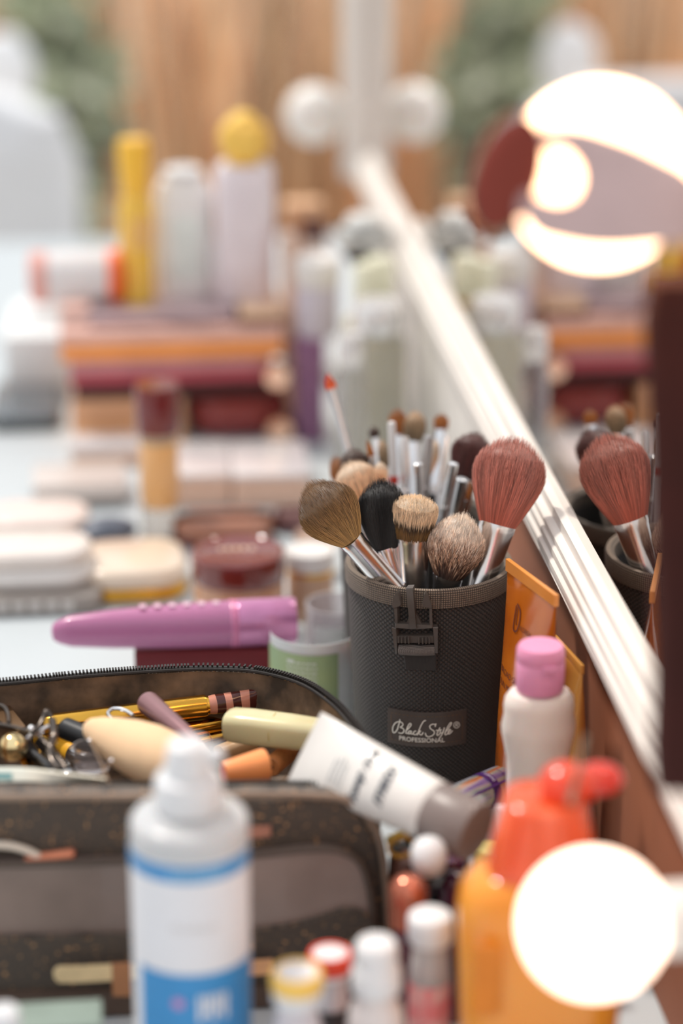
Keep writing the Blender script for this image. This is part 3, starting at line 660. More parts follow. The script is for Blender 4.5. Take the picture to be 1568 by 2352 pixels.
ob('ball', ball(.0064, 32), mat('pale_gold', (250, 224, 168), .15, .9, var=.06), gb); ob('seam', tube([(math.sin(a)*.0064*.25-.002, math.sin(a)*.0061, math.cos(a)*.0061) for a in [i*.3142 for i in range(20)]], .0003, 5, True), mat('amber_seam', (180, 120, 50), .3, .8), gb)
ob('stem', tube([(.004, 0, -.006), (.006, .002, -.012)], .0016, 8), GOLD, gb)
cc = thing('clear_pot', 'small clear plastic pot left of the beige sponge', 'pot', P_(212, 1768, .078))
ob('wall', lathe([(.0066, 0), (.0076, .001), (.0080, .010), (.0084, .0105), (.0084, .0112), (.0076, .0112), (.0070, .003), (.0002, .002)], 36), mat('smoky_clear_plastic', (226, 220, 220), .08, 0, .85, ior=1.35, var=.02), cc)
# hairpins and a metal loop
WIRE = mat('dull_bronze_wire', (150, 128, 108), .3, .8, var=.1)
for a, m_, b, lab_ in (((206, 1702), (232, 1752), (250, 1800), 'straight hairpin leg crossing over the clear pot'), ((256, 1748), (236, 1776), (216, 1800), 'hairpin crossing the other one below the clear pot')):
    h_ = thing('hairpin', lab_, 'hairpin', P_(*m_, .094)); c_ = P_(*m_, .094)
    q = [P_(*p, .094)-c_ for p in (a, m_, b)]; ob('wire', J(tube([q[0], q[1], q[2]], .00055, 8), ball(.0001)), WIRE, h_); ob('ball_tip', mv(ball(.0011), *q[0]), CHROME, h_)
h_ = thing('metal_ring', 'bent chrome wire loop on the gold tube', 'ring', P_(275, 1640, .084)); c_ = P_(275, 1640, .084)
ob('wire', tube(smooth([P_(x, y, .086)-c_ for x, y in ((258, 1652), (248, 1640), (256, 1629), (275, 1628), (292, 1634), (306, 1643))], 5), .0009, 8), CHROME, h_)
# eyelash curler
cu = thing('eyelash_curler', 'dark metal eyelash curler at the left end of the bag', 'eyelash curler', P_(110, 1680, .086)); c_ = P_(110, 1680, .086)
DM = mat('gunmetal', (92, 84, 78), .22, .95, var=.12)
def rod(pts, r, z=.094): return tube(smooth([P_(x, y, zz)-c_ for x, y, zz in pts], 5), r, 10)
ob('frame', J(rod([(-60, 1655, .09), (20, 1668, .092), (70, 1680, .093), (85, 1676, .095), (100, 1650, .098), (106, 1634, .100), (112, 1640, .099), (120, 1655, .097)], .0011), rod([(120, 1655, .097), (124, 1690, .095), (116, 1715, .092), (118, 1745, .09), (135, 1768, .088)], .0017), rod([(88, 1690, .092), (105, 1708, .09), (130, 1735, .089), (152, 1766, .087)], .0010)), DM, cu)
ob('jaw', J(rod([(60, 1698, .092), (90, 1680, .092), (112, 1668, .092), (118, 1672, .091)], .0009), rod([(66, 1690, .09), (100, 1684, .091)], .0008)), CHROME, cu)
ob('handle', J(rod([(-40, 1612, .088), (5, 1622, .09), (18, 1640, .09), (20, 1662, .092)], .0011), rod([(-80, 1640, .088), (-40, 1612, .088)], .0011)), DM, cu)
ob('hinge', mv(ball(.0016), *(P_(72, 1674, .095)-c_)), CHROME, cu)
tw = thing('tweezers', 'broad bronze tweezers leaning at the left behind the curler', 'tweezers', P_(30, 1650, .074)); c_ = P_(30, 1650, .074)
ob('blade', plate([P_(x, y, .078)-c_ for x, y in ((-30, 1600), (-5, 1610), (14, 1614), (30, 1634), (58, 1672), (40, 1680), (10, 1668), (-25, 1640))], .0012, (0, 0, 1)), mat('bronze_metal', (150, 118, 88), .35, .9, var=.12), tw)
ob('blade', plate([P_(x, y, .074)-c_ for x, y in ((-35, 1604), (-5, 1614), (10, 1620), (26, 1640), (50, 1680), (34, 1688), (5, 1672), (-28, 1646))], .0012, (0, 0, 1)), mat('bronze_metal', (150, 118, 88), .35, .9), tw)
# printed sachet along the front rim
sa = thing('sachet', 'pale printed sachet tucked along the left front of the bag', 'sachet', P_(60, 1785, .088)); c_ = P_(60, 1785, .088)
V = []
for t in range(15):
    x = -220+t*33; V.append([P_(x, 1762+max(0, (x-60))*.13, .094)-c_, P_(x, 1768+max(0, (x-60))*.12, .0955)-c_, P_(x, 1796+max(0, x-150)*.02, .092)-c_+Vector((0, 0, .0004*math.sin(t*1.7))), P_(x, 1800, .090)-c_])
ob('foil', loft(V, False, False, closed=False), mat('mint_cream_print', (212, 222, 216), .4, col2=(232, 224, 206), scale=38, bump=.2), sa)
ob('printed_shape', loft([[p+Vector((0, -.0003, .0004)) for p in (P_(x, 1776, .0949)-c_, P_(x, 1792, .0926)-c_)] for x in (-40, -15, 10, 28)], False, False, closed=False), mat('teal_print', (130, 176, 176), .4), sa)
bl_ = ball(.0058, 24)
# things in the front pocket
wl_ = thing('hair_comb', 'cream curved plastic handle sticking out of the front pocket at the left edge', 'handle', ony(20, 1960, YF-.0135)); c_ = ony(20, 1960, YF-.0135)
ob('handle', tube(smooth([ony(x, y, YF-.0145)-c_ for x, y in ((-120, 2010), (-70, 1958), (-20, 1942), (30, 1944), (80, 1962), (112, 1990), (130, 2030))], 6), .0016, 10), mat('cream_plastic', (228, 214, 198), .4), wl_)
op = thing('cosmetic_pencil', 'peach pencil stub in the front pocket beside the cream handle', 'pencil', ony(130, 1966, YF-.0145)); c_ = ony(130, 1966, YF-.0145)
ob('barrel', tube([ony(60, 1978, YF-.0145)-c_, ony(110, 1968, YF-.0145)-c_, ony(168, 1960, YF-.0145)-c_], .0021, 12), mat('peach_plastic', (220, 138, 104), .4), op); ob('end', mv(ball(.0019, 12, sx=.4), *(ony(168, 1960, YF-.0145)-c_)), mat('peach_core', (196, 112, 86), .6), op)
# seen through / clipped on the front
sp_ = thing('spatula', 'cream wooden spatula clipped low on the front of the bag, left of the spray bottle', 'spatula', ony(200, 2235, YF-.026)); c_ = ony(200, 2235, YF-.026)
ob('blade', plate([ony(x, y, YF-.0262)-c_ for x, y in ((122, 2228), (132, 2217), (180, 2216), (270, 2212), (330, 2214), (330, 2244), (270, 2248), (180, 2254), (135, 2254), (124, 2244))], .0016, (0, -1, 0)), mat('pale_wood', (232, 206, 160), .6, var=.08, scale=150), sp_)
ob('clip', plate([ony(x, y, YF-.0280)-c_ for x, y in ((256, 2215), (300, 2212), (300, 2290), (258, 2290))], .0012, (0, 1, 0)), mat('tan_clip', (176, 122, 84), .6), sp_)
tg = thing('tag', 'small peach tag on the bag front right of the spray bottle', 'tag', ony(600, 2222, YF-.026)); c_ = ony(600, 2222, YF-.026)
ob('card', plate([ony(x, y, YF-.0262)-c_ for x, y in ((560, 2208), (626, 2204), (628, 2238), (560, 2244))], .001, (0, 1, 0)), mat('peach_card', (232, 176, 128), .6), tg)
t2 = thing('tag', 'small dull pink tag on the upper front of the bag right of the spray bottle', 'tag', ony(590, 1912, YF-.0125)); c_ = ony(590, 1912, YF-.0125)
ob('card', plate([ony(x, y, YF-.0132)-c_ for x, y in ((545, 1902), (622, 1896), (622, 1922), (545, 1930))], .0008, (0, 1, 0)), mat('dull_pink_card', (178, 124, 104), .6), t2)
# ------------------------------------------------------------------ white tube lying over the corner of the bag
A, B, C_ = P_(698, 1717, .100), P_(992, 1860, .092), P_(1095, 1912, .088)
wt, L = lying('cosmetic_tube', 'white squeeze tube with grey cap and handwritten lettering lying over the bag corner', 'tube', A, C_, None, CP-A)
LB = (B-A).length; W0, R1 = .0165, .0126
TW = mat('white_laminate', (226, 224, 220), .38, var=.015, coat=.1)
def tsec(t):  # half width, half thickness along the tube
    u = min(1, max(0, t)); return W0+(R1-W0)*u, .0008+(R1-.0008)*math.sin(min(1, u*1.05)*math.pi/2)**.9*.98
rs = [ring(W0, .0005, 0, 48), ring(W0, .0006, .003, 48)]
for i in range(1, 13):
    t = i/12; a, b = tsec(t); rs.append(ring(a, b, .003+(LB-.003)*t, 48))
rs.append(ring(R1*.93, R1*.93, LB+.0012, 48))
tbody = ob('tube_body', loft(rs), TW, wt)
LC = (C_-A).length
GC = mat('warm_grey_plastic', (128, 116, 112), .38, var=.03)
ob('cap', lathe([(R1*.98, LB+.0002), (R1*1.01, LB+.0008), (R1*1.0, LC-.002), (R1*.96, LC-.0004), (R1*.88, LC), (.0002, LC)], 48), GC, wt, 'grey cap')
INK = mat('grey_ink', (72, 78, 88), .6)
def tubemap(s0, o=.00025):   # x across the tube (from the near edge up), y towards the crimp
    def fn(x, y):
        s = s0-y; a, b = tsec((s-.003)/(LB-.003)); xx = max(-.98, min(.98, x/a)); return Vector((x, b*math.sqrt(1-xx*xx)+o, s))
    return fn
m1 = wrap(text('keep me', .0066, .3, .03), tubemap(LB*.55)); m2 = wrap(text('matt', .0088, .3, .03), tubemap(LB*.74))
ob('handwritten_lettering', J(m1, m2), INK, tbody, sm=False)
LG = mat('pale_grey_ink', (186, 190, 192), .6)
ob('small_print', J(*[wrap(strip(-.009+.0005*(i % 2), .002+.001*(i % 3), 0, .0006, 8), tubemap(LB*(.30+.035*i))) for i in range(4)]), LG, tbody, sm=False)

# iridescent tube at the foot of the pot
HOLO = bpy.data.materials.new('iridescent_foil'); HOLO.use_nodes = True
def _holo():
    n = HOLO.node_tree.nodes; l = HOLO.node_tree.links; p = n['Principled BSDF']; t = n.new('ShaderNodeTexCoord'); mp = n.new('ShaderNodeMapping'); mp.inputs['Scale'].default_value = (420, 420, 14)
    nz = n.new('ShaderNodeTexNoise'); nz.inputs['Scale'].default_value = 1; l.new(t.outputs['Object'], mp.inputs[0]); l.new(mp.outputs[0], nz.inputs['Vector'])
    r = n.new('ShaderNodeValToRGB'); e = r.color_ramp.elements
    for pos, c in ((.36, (240, 150, 100)), (.42, (220, 220, 206)), (.5, (186, 212, 212)), (.58, (220, 212, 226)), (.66, (150, 136, 220))): e.new(pos).color = lin(c)
    e[0].color = lin((200, 190, 180)); e[-1].color = lin((214, 220, 216)); l.new(nz.outputs['Fac'], r.inputs[0]); l.new(r.outputs[0], p.inputs['Base Color']); p.inputs['Metallic'].default_value = .7; p.inputs['Roughness'].default_value = .25
_holo()
a_, b_ = atD(1040, 1850, 1.055), atD(1148, 1800, 1.095)
ho, L = lying('cosmetic_tube', 'iridescent silver tube with purple band at the foot of the brush pot', 'tube', a_, b_, None, CP-a_)
RH = pm(43, 1.07)
hbo = ob('tube_body', lathe([(RH*.9, -.012), (RH, -.011), (RH, L-.0008), (RH*.93, L), (RH*.7, L+.0002), (.0002, L)], 48), HOLO, ho)
HP = mat('violet_print', (74, 40, 110), .35, .3, var=.1)
ob('violet_band', loft([ring(RH+.0002, RH+.0002, z, 48) for z in (L*.52, L*.66)], False, False), HP, hbo)
ob('seam_fold', loft([[Vector((math.sin(a)*(RH+o), math.cos(a)*(RH+o), z)) for a, o in ((-.05, .0002), (.0, .0008), (.1, .0003))] for z in (-.01, L*.5, L+.001)], False, False, closed=False), HP, hbo)
hm_ = lambda s0, a0: (lambda x, y: Vector((math.sin(a0+y/RH)*(RH+.0004), math.cos(a0+y/RH)*(RH+.0004), s0+x)))
def upr(s0, a0): return lambda x, y: Vector((math.sin(a0+x/RH)*(RH+.0004), math.cos(a0+x/RH)*(RH+.0004), s0-y))
ob('band_lettering', wrap(text('liner', .0034), upr(L*.625, .62)), mat('pale_lilac_print', (220, 206, 226), .4), hbo, sm=False)
ob('volume_lettering', wrap(text('15ml', .0028), upr(L*.86, .55)), HP, hbo, sm=False)
bb = thing('small_box', 'pale blue-white carton standing between the grey cap and the orange bottle', 'box', (onz(1160, 1900, .045).x, atD(1160, 1900, 1.02).y, 0), .3)
bz = atD(1160, 1845, 1.02).z
ob('carton', rbox(.020, .012, bz, .0008), mat('pale_blue_card', (206, 216, 224), .5, var=.03), bb); ob('barcode', J(*[mv(rbox(.0006+.0004*(i % 3), .0004, .006, .0001), -.008+i*.0019, -.0061, bz-.022) for i in range(9)]), mat('dark_print', (90, 40, 50), .6), bb)

# amber tube between pot and mirror
a_, b_ = atD(1165, 1297, 1.112), atD(1278, 1352, 1.068)
mid = (a_+b_)/2; hw = (a_-b_).length/2; ang = math.atan2(b_.y-a_.y, b_.x-a_.x)
AMB = mat('amber_gel_plastic', (190, 92, 20), .14, 0, .3, var=.12, scale=25, col2=(220, 124, 32), coat=.5, ior=1.3)
am = thing('cosmetic_tube', 'tall amber tube with flat crimped top standing between the brush pot and the mirror', 'tube', (mid.x, mid.y, 0), ang)
HT = mid.z
#HT = mid.z
def ath(z): return .0006+.0105*math.sin(min(1, max(0, (HT-.0055-z)/(HT-.03)))*math.pi/2)
def awd(z): return hw*(1-.10*min(1, max(0, (HT-z)/HT)))
rs = [ring(awd(z), ath(z), z, 44, 2.2) for z in [HT-.0056-(HT-.026)*i/12 for i in range(13)][::-1]]
rs = [ring(.011, .010, .0202, 44)]+rs
abo = ob('tube_body', loft(rs), AMB, am)
cr = []
for i in range(90):
    x = -hw+2*hw*i/89; d = .0009+.00025*(i % 2); cr.append([Vector((x, -d, HT-.0056)), Vector((x, -d, HT)), Vector((x, d, HT)), Vector((x, d, HT-.0056))])
ob('crimp', loft(cr), mat('crimped_amber', (226, 146, 66), .3, var=.08, coat=.3), am)
ob('cap', lathe([(.010, 0), (.0112, .0008), (.0112, .0195), (.0106, .0203)], 40), mat('amber_cap', (196, 104, 30), .3), am)
def afr(z0): return lambda x, y: Vector((x, -ath(z0+y)*math.sqrt(max(.02, 1-(x/awd(z0+y))**2))-.0004, z0+y))
DBR = mat('dark_brown_print', (92, 34, 14), .5)
K_ = .0001
logo = J(stroke([(-.0092, .004), (-.0092, -.0062), (-.0070, -.0078), (-.0046, -.0060), (-.0040, -.001), (-.0050, .003), (-.0075, .0046), (-.0086, .0046)], .0009), stroke([(-.0074, .004), (-.0072, -.003), (-.0066, -.0046)], .0007))
ob('logo', wrap(logo, afr(HT-.021)), DBR, abo, sm=False)
def atx(s, size, z, x=0): return wrap(mv(text(s, size), x), afr(z))
ob('lettering', J(atx('KOREA', .0033, HT-.0265, .0026), atx('BROAD SPECTRUM', .0042, HT-.052), atx('SUN PROTECTION', .0042, HT-.058), atx('moisture & care', .003, HT-.078), atx('SPF', .0036, HT-.086)), DBR, abo, sm=False)
a_, b_ = atD(1288, 1466, 1.10), atD(1338, 1536, 1.075); mid = (a_+b_)/2; ang = math.atan2(b_.y-a_.y, b_.x-a_.x); hw2 = (a_-b_).length/2+.004
a2 = thing('cosmetic_tube', 'second, shorter honey-coloured tube behind the pink-capped bottle', 'tube', (mid.x-.004*math.cos(ang), mid.y-.004*math.sin(ang), 0), ang)
H2 = mid.z
HON = mat('honey_plastic', (232, 168, 84), .22, 0, .2, var=.1, scale=22, coat=.4)
ob('tube_body', loft([ring(.009, .009, .018, 40), ring(hw2*.92, .010, .022, 40, 2.2), ring(hw2*.95, .009, H2*.5, 40, 2.2), ring(hw2*.98, .004, H2*.85, 40, 2.2), ring(hw2, .0009, H2-.004, 40, 2.2)]), HON, a2)
ob('crimp', mv(rbox(hw2*2, .0016, .0045, .0003), 0, 0, H2-.0044), HON, a2); ob('cap', lathe([(.009, 0), (.010, .0008), (.010, .018), (.0095, .0186)], 32), mat('amber_cap', (196, 104, 30), .3), a2)

# bottle with pink flip cap
D_ = 1.035; c = atD(1242, 1480, D_); HB = c.z
pk = thing('lotion_bottle', 'white bottle with pink flip-top cap in front of the amber tube', 'bottle', (c.x, c.y, 0))
k = pm(1, D_)
hs = atD(1242, 1612, D_).z
BW = mat('milky_white_plastic', (238, 228, 220), .3, var=.02, sss=.2)
hc_ = hs+.002
prof = [(60*k, 0), (74*k, .002), (78*k, .012), (73*k, .024), (72*k, hs-.040), (73*k, hs-.030), (86*k, hs-.018), (87*k, hs-.014), (82*k, hs-.009), (83*k, hs-.005), (80*k, hs-.0015), (70*k, hs+.001), (54*k, hs+.0016), (50*k, hs+.0018), (50*k, hs+.004)]
ob('body', lathe(prof, 48, .8), BW, pk)
PKC = mat('orchid_pink_plastic', (226, 150, 186), .4, var=.03, sss=.15)
cp_ = ob('cap', lathe([(50*k, hc_), (55*k, hc_+.0008), (56*k, hc_+.0015), (56.5*k, HB-.0075), (55.2*k, HB-.0071), (55.2*k, HB-.0067), (56.5*k, HB-.0062), (55*k, HB-.0018), (50*k, HB-.0003), (.0002, HB)], 48), PKC, pk)
ob('thumb_tab', mv(rbox(.006, .002, .0035, .0006), .002, -56*k, HB-.0095), PKC, cp_)
ob('printed_mark', wrap(stroke([(.011, -.004), (.0125, .001), (.0115, .006), (.0135, .009)], .0016), lambda x, y: Vector((x, -.8*math.sqrt(max(1e-6, (85*k)**2-x*x))-.0006, .068+y))), mat('brown_red_print', (176, 84, 56), .6), pk, sm=False)

# orange bottle with red cap, in front at the right
D_ = .90; k = pm(1, D_); c = atD(1246, 1985, D_); ORB = mat('orange_gel_bottle', (244, 152, 36), .18, 0, .12, var=.06, scale=14, col2=(246, 176, 74), coat=.6, sss=.2)
og = thing('sunscreen_bottle', 'big orange-yellow bottle with red-orange cap beside the lower glowing bulb', 'bottle', (c.x, c.y, 0), -.1)
hz = c.z
ob('body', loft([ring(165*k, .017, 0, 48, 3), ring(180*k, .019, .003, 48, 3), ring(188*k, .020, hz*.5, 48, 3), ring(196*k, .020, hz-.018, 48, 2.6), ring(188*k, .0195, hz-.009, 48, 2.6), ring(160*k, .018, hz-.003, 48, 2.4), ring(120*k, .016, hz, 48)]), ORB, og)
ob('side_label', plate([Vector((x, -.0216, z)) for x, z in ((-160*k, hz-.052), (-100*k, hz-.052), (-100*k, hz-.022), (-160*k, hz-.022))], .0016, (0, 1, 0)), mat('deep_orange_label', (214, 126, 32), .5, var=.06), og)
zt = atD(1290, 1795, D_).z
RED = mat('red_orange_plastic', (240, 96, 48), .25, 0, .1, var=.06, coat=.5, sss=.2)
cp_ = ob('cap', loft([ring(128*k, .017, hz-.001, 44, 2.6), ring(128*k, .017, hz+.002, 44, 2.6), ring(92*k, .014, zt-.001, 44, 2.6), ring(86*k, .0125, zt, 44, 2.6)]), RED, og)
ob('grip', J(*[tube([(-.016*s_, -.0166, hz+.004), (-.0115*s_, -.0140, zt-.003)], .0011, 8) for s_ in (-1, -.4, .3, 1)]), RED, cp_)
kn = mat('tomato_plastic', (228, 66, 32), .2, var=.06, coat=.6)
ob('spout', J(mv(ball(.0092, sx=1.15, sz=.75), .008, -.002, zt+.0065), tube([(.004, -.002, zt-.001), (.004, -.002, zt+.004)], .006, 16)), kn, og)
ob('trigger', J(mv(ball(.0080, sx=1.15, sz=.75), .0205, .006, zt+.0035), tube([(.012, .003, zt-.001), (.020, .005, zt+.003)], .005, 14)), mat('deep_red_plastic', (206, 44, 24), .25, var=.06, coat=.5), og)
pn = thing('hairpin', 'dull metal pin resting against the red cap of the orange bottle', 'hairpin', atD(1312, 1838, .872)); c_ = atD(1312, 1838, .872)
ob('wire', tube([Vector((0, 0, 0)), atD(1326, 1775, .875)-c_, atD(1345, 1690, .880)-c_], .0011, 8), WIRE, pn); ob('ball_tip', ball(.0019), WIRE, pn)

# heap of small bottles right of the bag
def nail(label, px, py, D, cr_, ch, br, capm, botm, dome=False, tilt=(0, 0), neck=None):
    c = atD(px, py, D); o = thing('nail_polish', label, 'nail polish', (c.x, c.y, 0)); h = max(.02, c.z)
    o.matrix_world = Matrix.Translation((c.x, c.y, 0)) @ Matrix.Rotation(tilt[0], 4, 'X') @ Matrix.Rotation(tilt[1], 4, 'Y')
    hb_ = h-ch
    ob('bottle', lathe([(br*.9, 0), (br, .0012), (br, hb_*.72), (br*.92, hb_*.82), (cr_*.75, hb_*.93), (cr_*.7, hb_+.001)], 32), botm, o)
    if dome: pr = [(cr_*.9, hb_), (cr_, hb_+.0006)]+[(cr_*math.cos(math.radians(a)), h-cr_*.9+cr_*.9*math.sin(math.radians(a))) for a in range(0, 90, 12)]+[(.0002, h)]
    else: pr = [(cr_*.92, hb_), (cr_, hb_+.0008), (cr_*.97, h-.0016), (cr_*.86, h-.0002), (.0002, h)]
    ob('cap', lathe(pr, 36), capm, o); return o
AUB = mat('aubergine_glass', (74, 24, 52), .1, var=.2, coat=.6); COP = mat('copper_lacquer', (196, 116, 92), .14, .7, var=.08); TEAL = mat('dark_teal', (34, 62, 70), .2, coat=.4); OLV = mat('olive_yellow', (196, 166, 44), .35, var=.1); INKB = mat('ink_black_glass', (26, 24, 32), .1, coat=.5)
B_ = atD(985, 1948, .958); A_ = B_-((CP-B_).normalized()*.8+Vector((0, 0, .45))).normalized()*.040
g, L = lying('nail_polish', 'bottle with matt white round cap seen end-on, below the grey cap', 'nail polish', A_, B_)
ob('bottle', lathe([(.0066, 0), (.0074, .001), (.0074, L-.020), (.005, L-.017), (.005, L-.014)], 32), INKB, g); ob('cap', lathe([(.0064, L-.0145), (.0071, L-.0138)]+[(.0072*math.cos(math.radians(a)), L-.005+.005*math.sin(math.radians(a))) for a in range(0, 90, 12)]+[(.0002, L)], 36), WHITE, g)
nail('bottle with shiny copper cap below the round white cap', 938, 2010, .955, .0078, .022, .009, COP, AUB, True)
nail('aubergine polish bottle left of the orange bottle', 1042, 2000, .985, .0062, .020, .0095, AUB, AUB, True)
nail('dark polish bottle low between bag and aubergine bottle', 950, 2095, .965, .0068, .012, .009, INKB, INKB)
nail('brown polish bottle behind the copper cap', 935, 1965, 1.012, .0078, .018, .0092, mat('cocoa_plastic', (112, 74, 62), .4), INKB)
nail('violet-black polish bottle behind the white cap', 1034, 1965, 1.03, .0078, .018, .0095, AUB, INKB)
nail('small yellow-capped bottle at the foot of the grey cap', 1128, 1945, 1.04, .0075, .014, .0085, mat('pale_yellow_cap', (222, 206, 130), .4), AUB)
nail('dark teal bottle under the edge of the white tube', 962, 1924, 1.04, .0068, .012, .008, TEAL, TEAL)
for (a, b, r, m_, lab_) in (((896, 1930), (940, 1912), .0022, OLV, 'olive-yellow pencil poking out under the white tube'), ((902, 1950), (940, 1938), .0018, mat('slate', (80, 88, 90), .4), 'grey pencil below the olive-yellow one')):
    g, L = lying('cosmetic_pencil', lab_, 'pencil', atD(*a, 1.0), atD(*b, 1.055)); ob('barrel', lathe([(r*.6, 0), (r, .001), (r, L)], 16), m_, g); ob('core', lathe([(r*.3, -.0012), (r*.5, .0002)], 12), BLACK, g)
rg = thing('hair_elastic', 'amber hair elastic behind the copper cap', 'hair elastic', atD(922, 1945, 1.0)); ob('loop', tr(tube([(math.cos(a)*.0052, 0, math.sin(a)*.0045) for a in [i*.3142 for i in range(20)]], .0009, 8, True), Matrix.Identity(4)), mat('amber_elastic', (196, 140, 50), .5, var=.1), rg)

# ------------------------------------------------------------------ front row
D_ = .885; c = atD(430, 1700, D_); k = pm(1, D_)
spb = thing('spray_bottle', 'white spray bottle with blue printed label standing in front of the bag', 'spray bottle', (c.x, c.y, 0))
HT = c.z; hsd = atD(430, 1897, D_).z; hc1 = atD(430, 1790, D_).z
R_ = 139*k
BOT = mat('milky_clear_plastic', (232, 234, 236), .2, 0, .35, var=.02, sss=.1, ior=1.3)
ob('body', lathe([(R_*.86, 0), (R_*.98, .002), (R_, .006), (R_, hsd-.0045), (R_*.985, hsd-.0022), (R_*.94, hsd-.0007), (R_*.86, hsd), (R_*.62, hsd+.001), (R_*.52, hsd+.002), (R_*.52, hsd+.007)], 56), BOT, spb)
LBL = mat('white_label_paper', (226, 226, 230), .5, var=.01)
zl1 = atD(430, 1990, D_).z+.004; zl0 = .012
def rfull(a0, a1, z0, z1, o_, n=30): return loft([[Vector(((R_+o_)*math.sin(a0+(a1-a0)*i/n), -(R_+o_)*math.cos(a0+(a1-a0)*i/n), z)) for i in range(n+1)] for z in (z0, z1)], False, False, closed=False)
lb = ob('label', rfull(-1.75, 1.25, zl0, zl1, .0003), LBL, spb)
BLU = mat('cyan_blue_print', (60, 140, 198), .45, var=.05)
ob('blue_band', rfull(-1.75, 1.25, zl1-.0075, zl1-.001, .0005), BLU, lb); zb1 = atD(430, 2262, D_).z-.001
ob('blue_panel', rfull(-1.05, 1.25, .014, zb1, .0005), BLU, lb)
sm_ = lambda z0, o_=.0008: (lambda x, y: Vector(((R_+o_)*math.sin(x/R_), -(R_+o_)*math.cos(x/R_), z0+y)))
ob('grey_script', wrap(J(*[stroke([(-.008+.0035*i, 0), (-.0068+.0035*i, .003-.001*(i % 2)), (-.0056+.0035*i, .0)], .0004) for i in range(5)]), sm_(atD(430, 2150, D_).z)), mat('faint_grey_print', (206, 200, 196), .6), lb, sm=False)
ob('band_lettering', wrap(J(*[strip(-.008+.0022*i, -.0066+.0022*i, 0, .003, 1) for i in range(9)]), sm_(zl1-.0058)), mat('light_blue_print', (140, 190, 222), .5), lb, sm=False)
fl_ = [stroke([(-.0062+.0024*math.cos(a), .0024*math.sin(a)), (-.0062, 0)], .0013) for a in [i*1.047 for i in range(6)]]
ob('pink_flower', wrap(J(*fl_), sm_(zb1-.012)), mat('lilac_pink_print', (196, 140, 190), .5), lb, sm=False)
ob('white_lettering', wrap(J(*[strip(.0010+.0024*i, .0026+.0024*i, -.008+.003*(i % 2), .003, 1) for i in range(5)]), sm_(zb1-.012)), LBL, lb, sm=False)
rc = 79*k
col_ = ob('collar', lathe([(rc, hsd+.003), (rc*1.03, hsd+.004), (rc*1.0, hc1-.003), (rc*.94, hc1-.001), (rc*.6, hc1), (rc*.55, hc1)], 48), WHITE, spb)
ob('spray_head', J(lathe([(54*k, hc1-.001), (54*k, hc1+.004), (50*k, HT-.005), (44*k, HT-.0012), (30*k, HT), (.0002, HT+.0002)], 40), tr(lathe([(.0034, 0), (.0034, .0085), (.0025, .0092), (.001, .0092)], 20), Matrix.Translation((.004, -.002, HT-.0065)) @ Matrix.Rotation(math.radians(78), 4, 'Y'))), WHITE, spb)

GF = 'little bottles crowded along the front of the table'
def little(label, px, py, D, rc_, hcap, rb_, capm, botm, labm=None, rim=None, step=False):
    c = atD(px, py, D); o = thing('small_bottle', label, 'bottle', (c.x, c.y, 0), 0, GF); h = c.z; k = pm(1, D); rc_, rb_ = rc_*k, rb_*k; hb_ = h-hcap
    ob('body', lathe([(rb_*.9, 0), (rb_, .001), (rb_, hb_*.78), (rb_*.94, hb_*.86), (rc_*.8, hb_*.95), (rc_*.78, hb_+.001)], 36), botm, o)
    if labm: ob('label', loft([ring(rb_+.0003, rb_+.0003, z, 36) for z in (hb_*.2, hb_*.74)], False, False), labm, o)
    if step: pr = [(rc_*1.1, hb_-.0004), (rc_*1.13, hb_+.0005), (rc_*1.1, hb_+hcap*.42), (rc_*.92, hb_+hcap*.52), (rc_*.98, hb_+hcap*.7), (rc_*.95, h-.002), (rc_*.8, h-.0004), (.0002, h)]
    else: pr = [(rc_*.95, hb_), (rc_, hb_+.0008), (rc_, h-.002), (rc_*.95, h-.0008), (rc_*.82, h), (.0002, h)]
    cpp = ob('cap', lathe(pr, 40), capm, o)
    if rim: ob('rim', lathe([(rc_*.99, h-.0068), (rc_*1.05, h-.006), (rc_*1.06, h-.0012), (rc_*.98, h+.0004), (rc_*.84, h+.0004), (rc_*.83, h-.0004)], 40, cap=False), rim, cpp)
    return o
PGL = mat('pale_lavender_glass', (222, 216, 222), .2, 0, .2, var=.03)
little('little bottle with white cap ringed in yellow, nearest the spray bottle', 682, 2232, .885, 58, .012, 58, WHITE, PGL, mat('pinkish_label', (222, 206, 206), .5), mat('yellow_rim', (240, 196, 96), .4))
little('little jar with red-ringed white lid behind the yellow-ringed one', 758, 2188, .935, 50, .009, 44, WHITE, mat('silver_grey_glass', (206, 206, 210), .2, .3), mat('dark_label', (52, 50, 52), .5), mat('red_rim', (226, 72, 46), .4))
little('little bottle with stepped white cap, middle of the front row', 864, 2160, .895, 52, .020, 66, WHITE, mat('milky_glass', (230, 222, 220), .25, 0, .1), mat('salmon_label', (226, 148, 132), .5, col2=(230, 196, 188), scale=90), step=True)
little('little clear bottle with white cap and red label beside the orange bottle', 988, 2098, .93, 52, .0115, 47, WHITE, mat('clear_glass', (232, 228, 226), .1, 0, .5, ior=1.3), mat('red_white_label', (226, 70, 84), .5, col2=(232, 196, 190), scale=110))
bs = thing('small_box', 'pale mint box in the bottom left corner of the table', 'box', (onz(110, 2330, .0).x-.004, .815, 0)); zb_ = ony(110, 2335, .815).z
ob('carton', rbox(.055, .02, zb_, .001), mat('pale_mint_card', (136, 150, 140), .5), bs); ob('lid_flap', mv(rbox(.054, .0195, .0008, .0002), 0, 0, zb_), mat('pale_mint_card', (136, 150, 140), .5), bs)
little('little white-capped bottle in the extreme lower left corner', 8, 2318, .87, 36, .012, 40, WHITE, PGL)
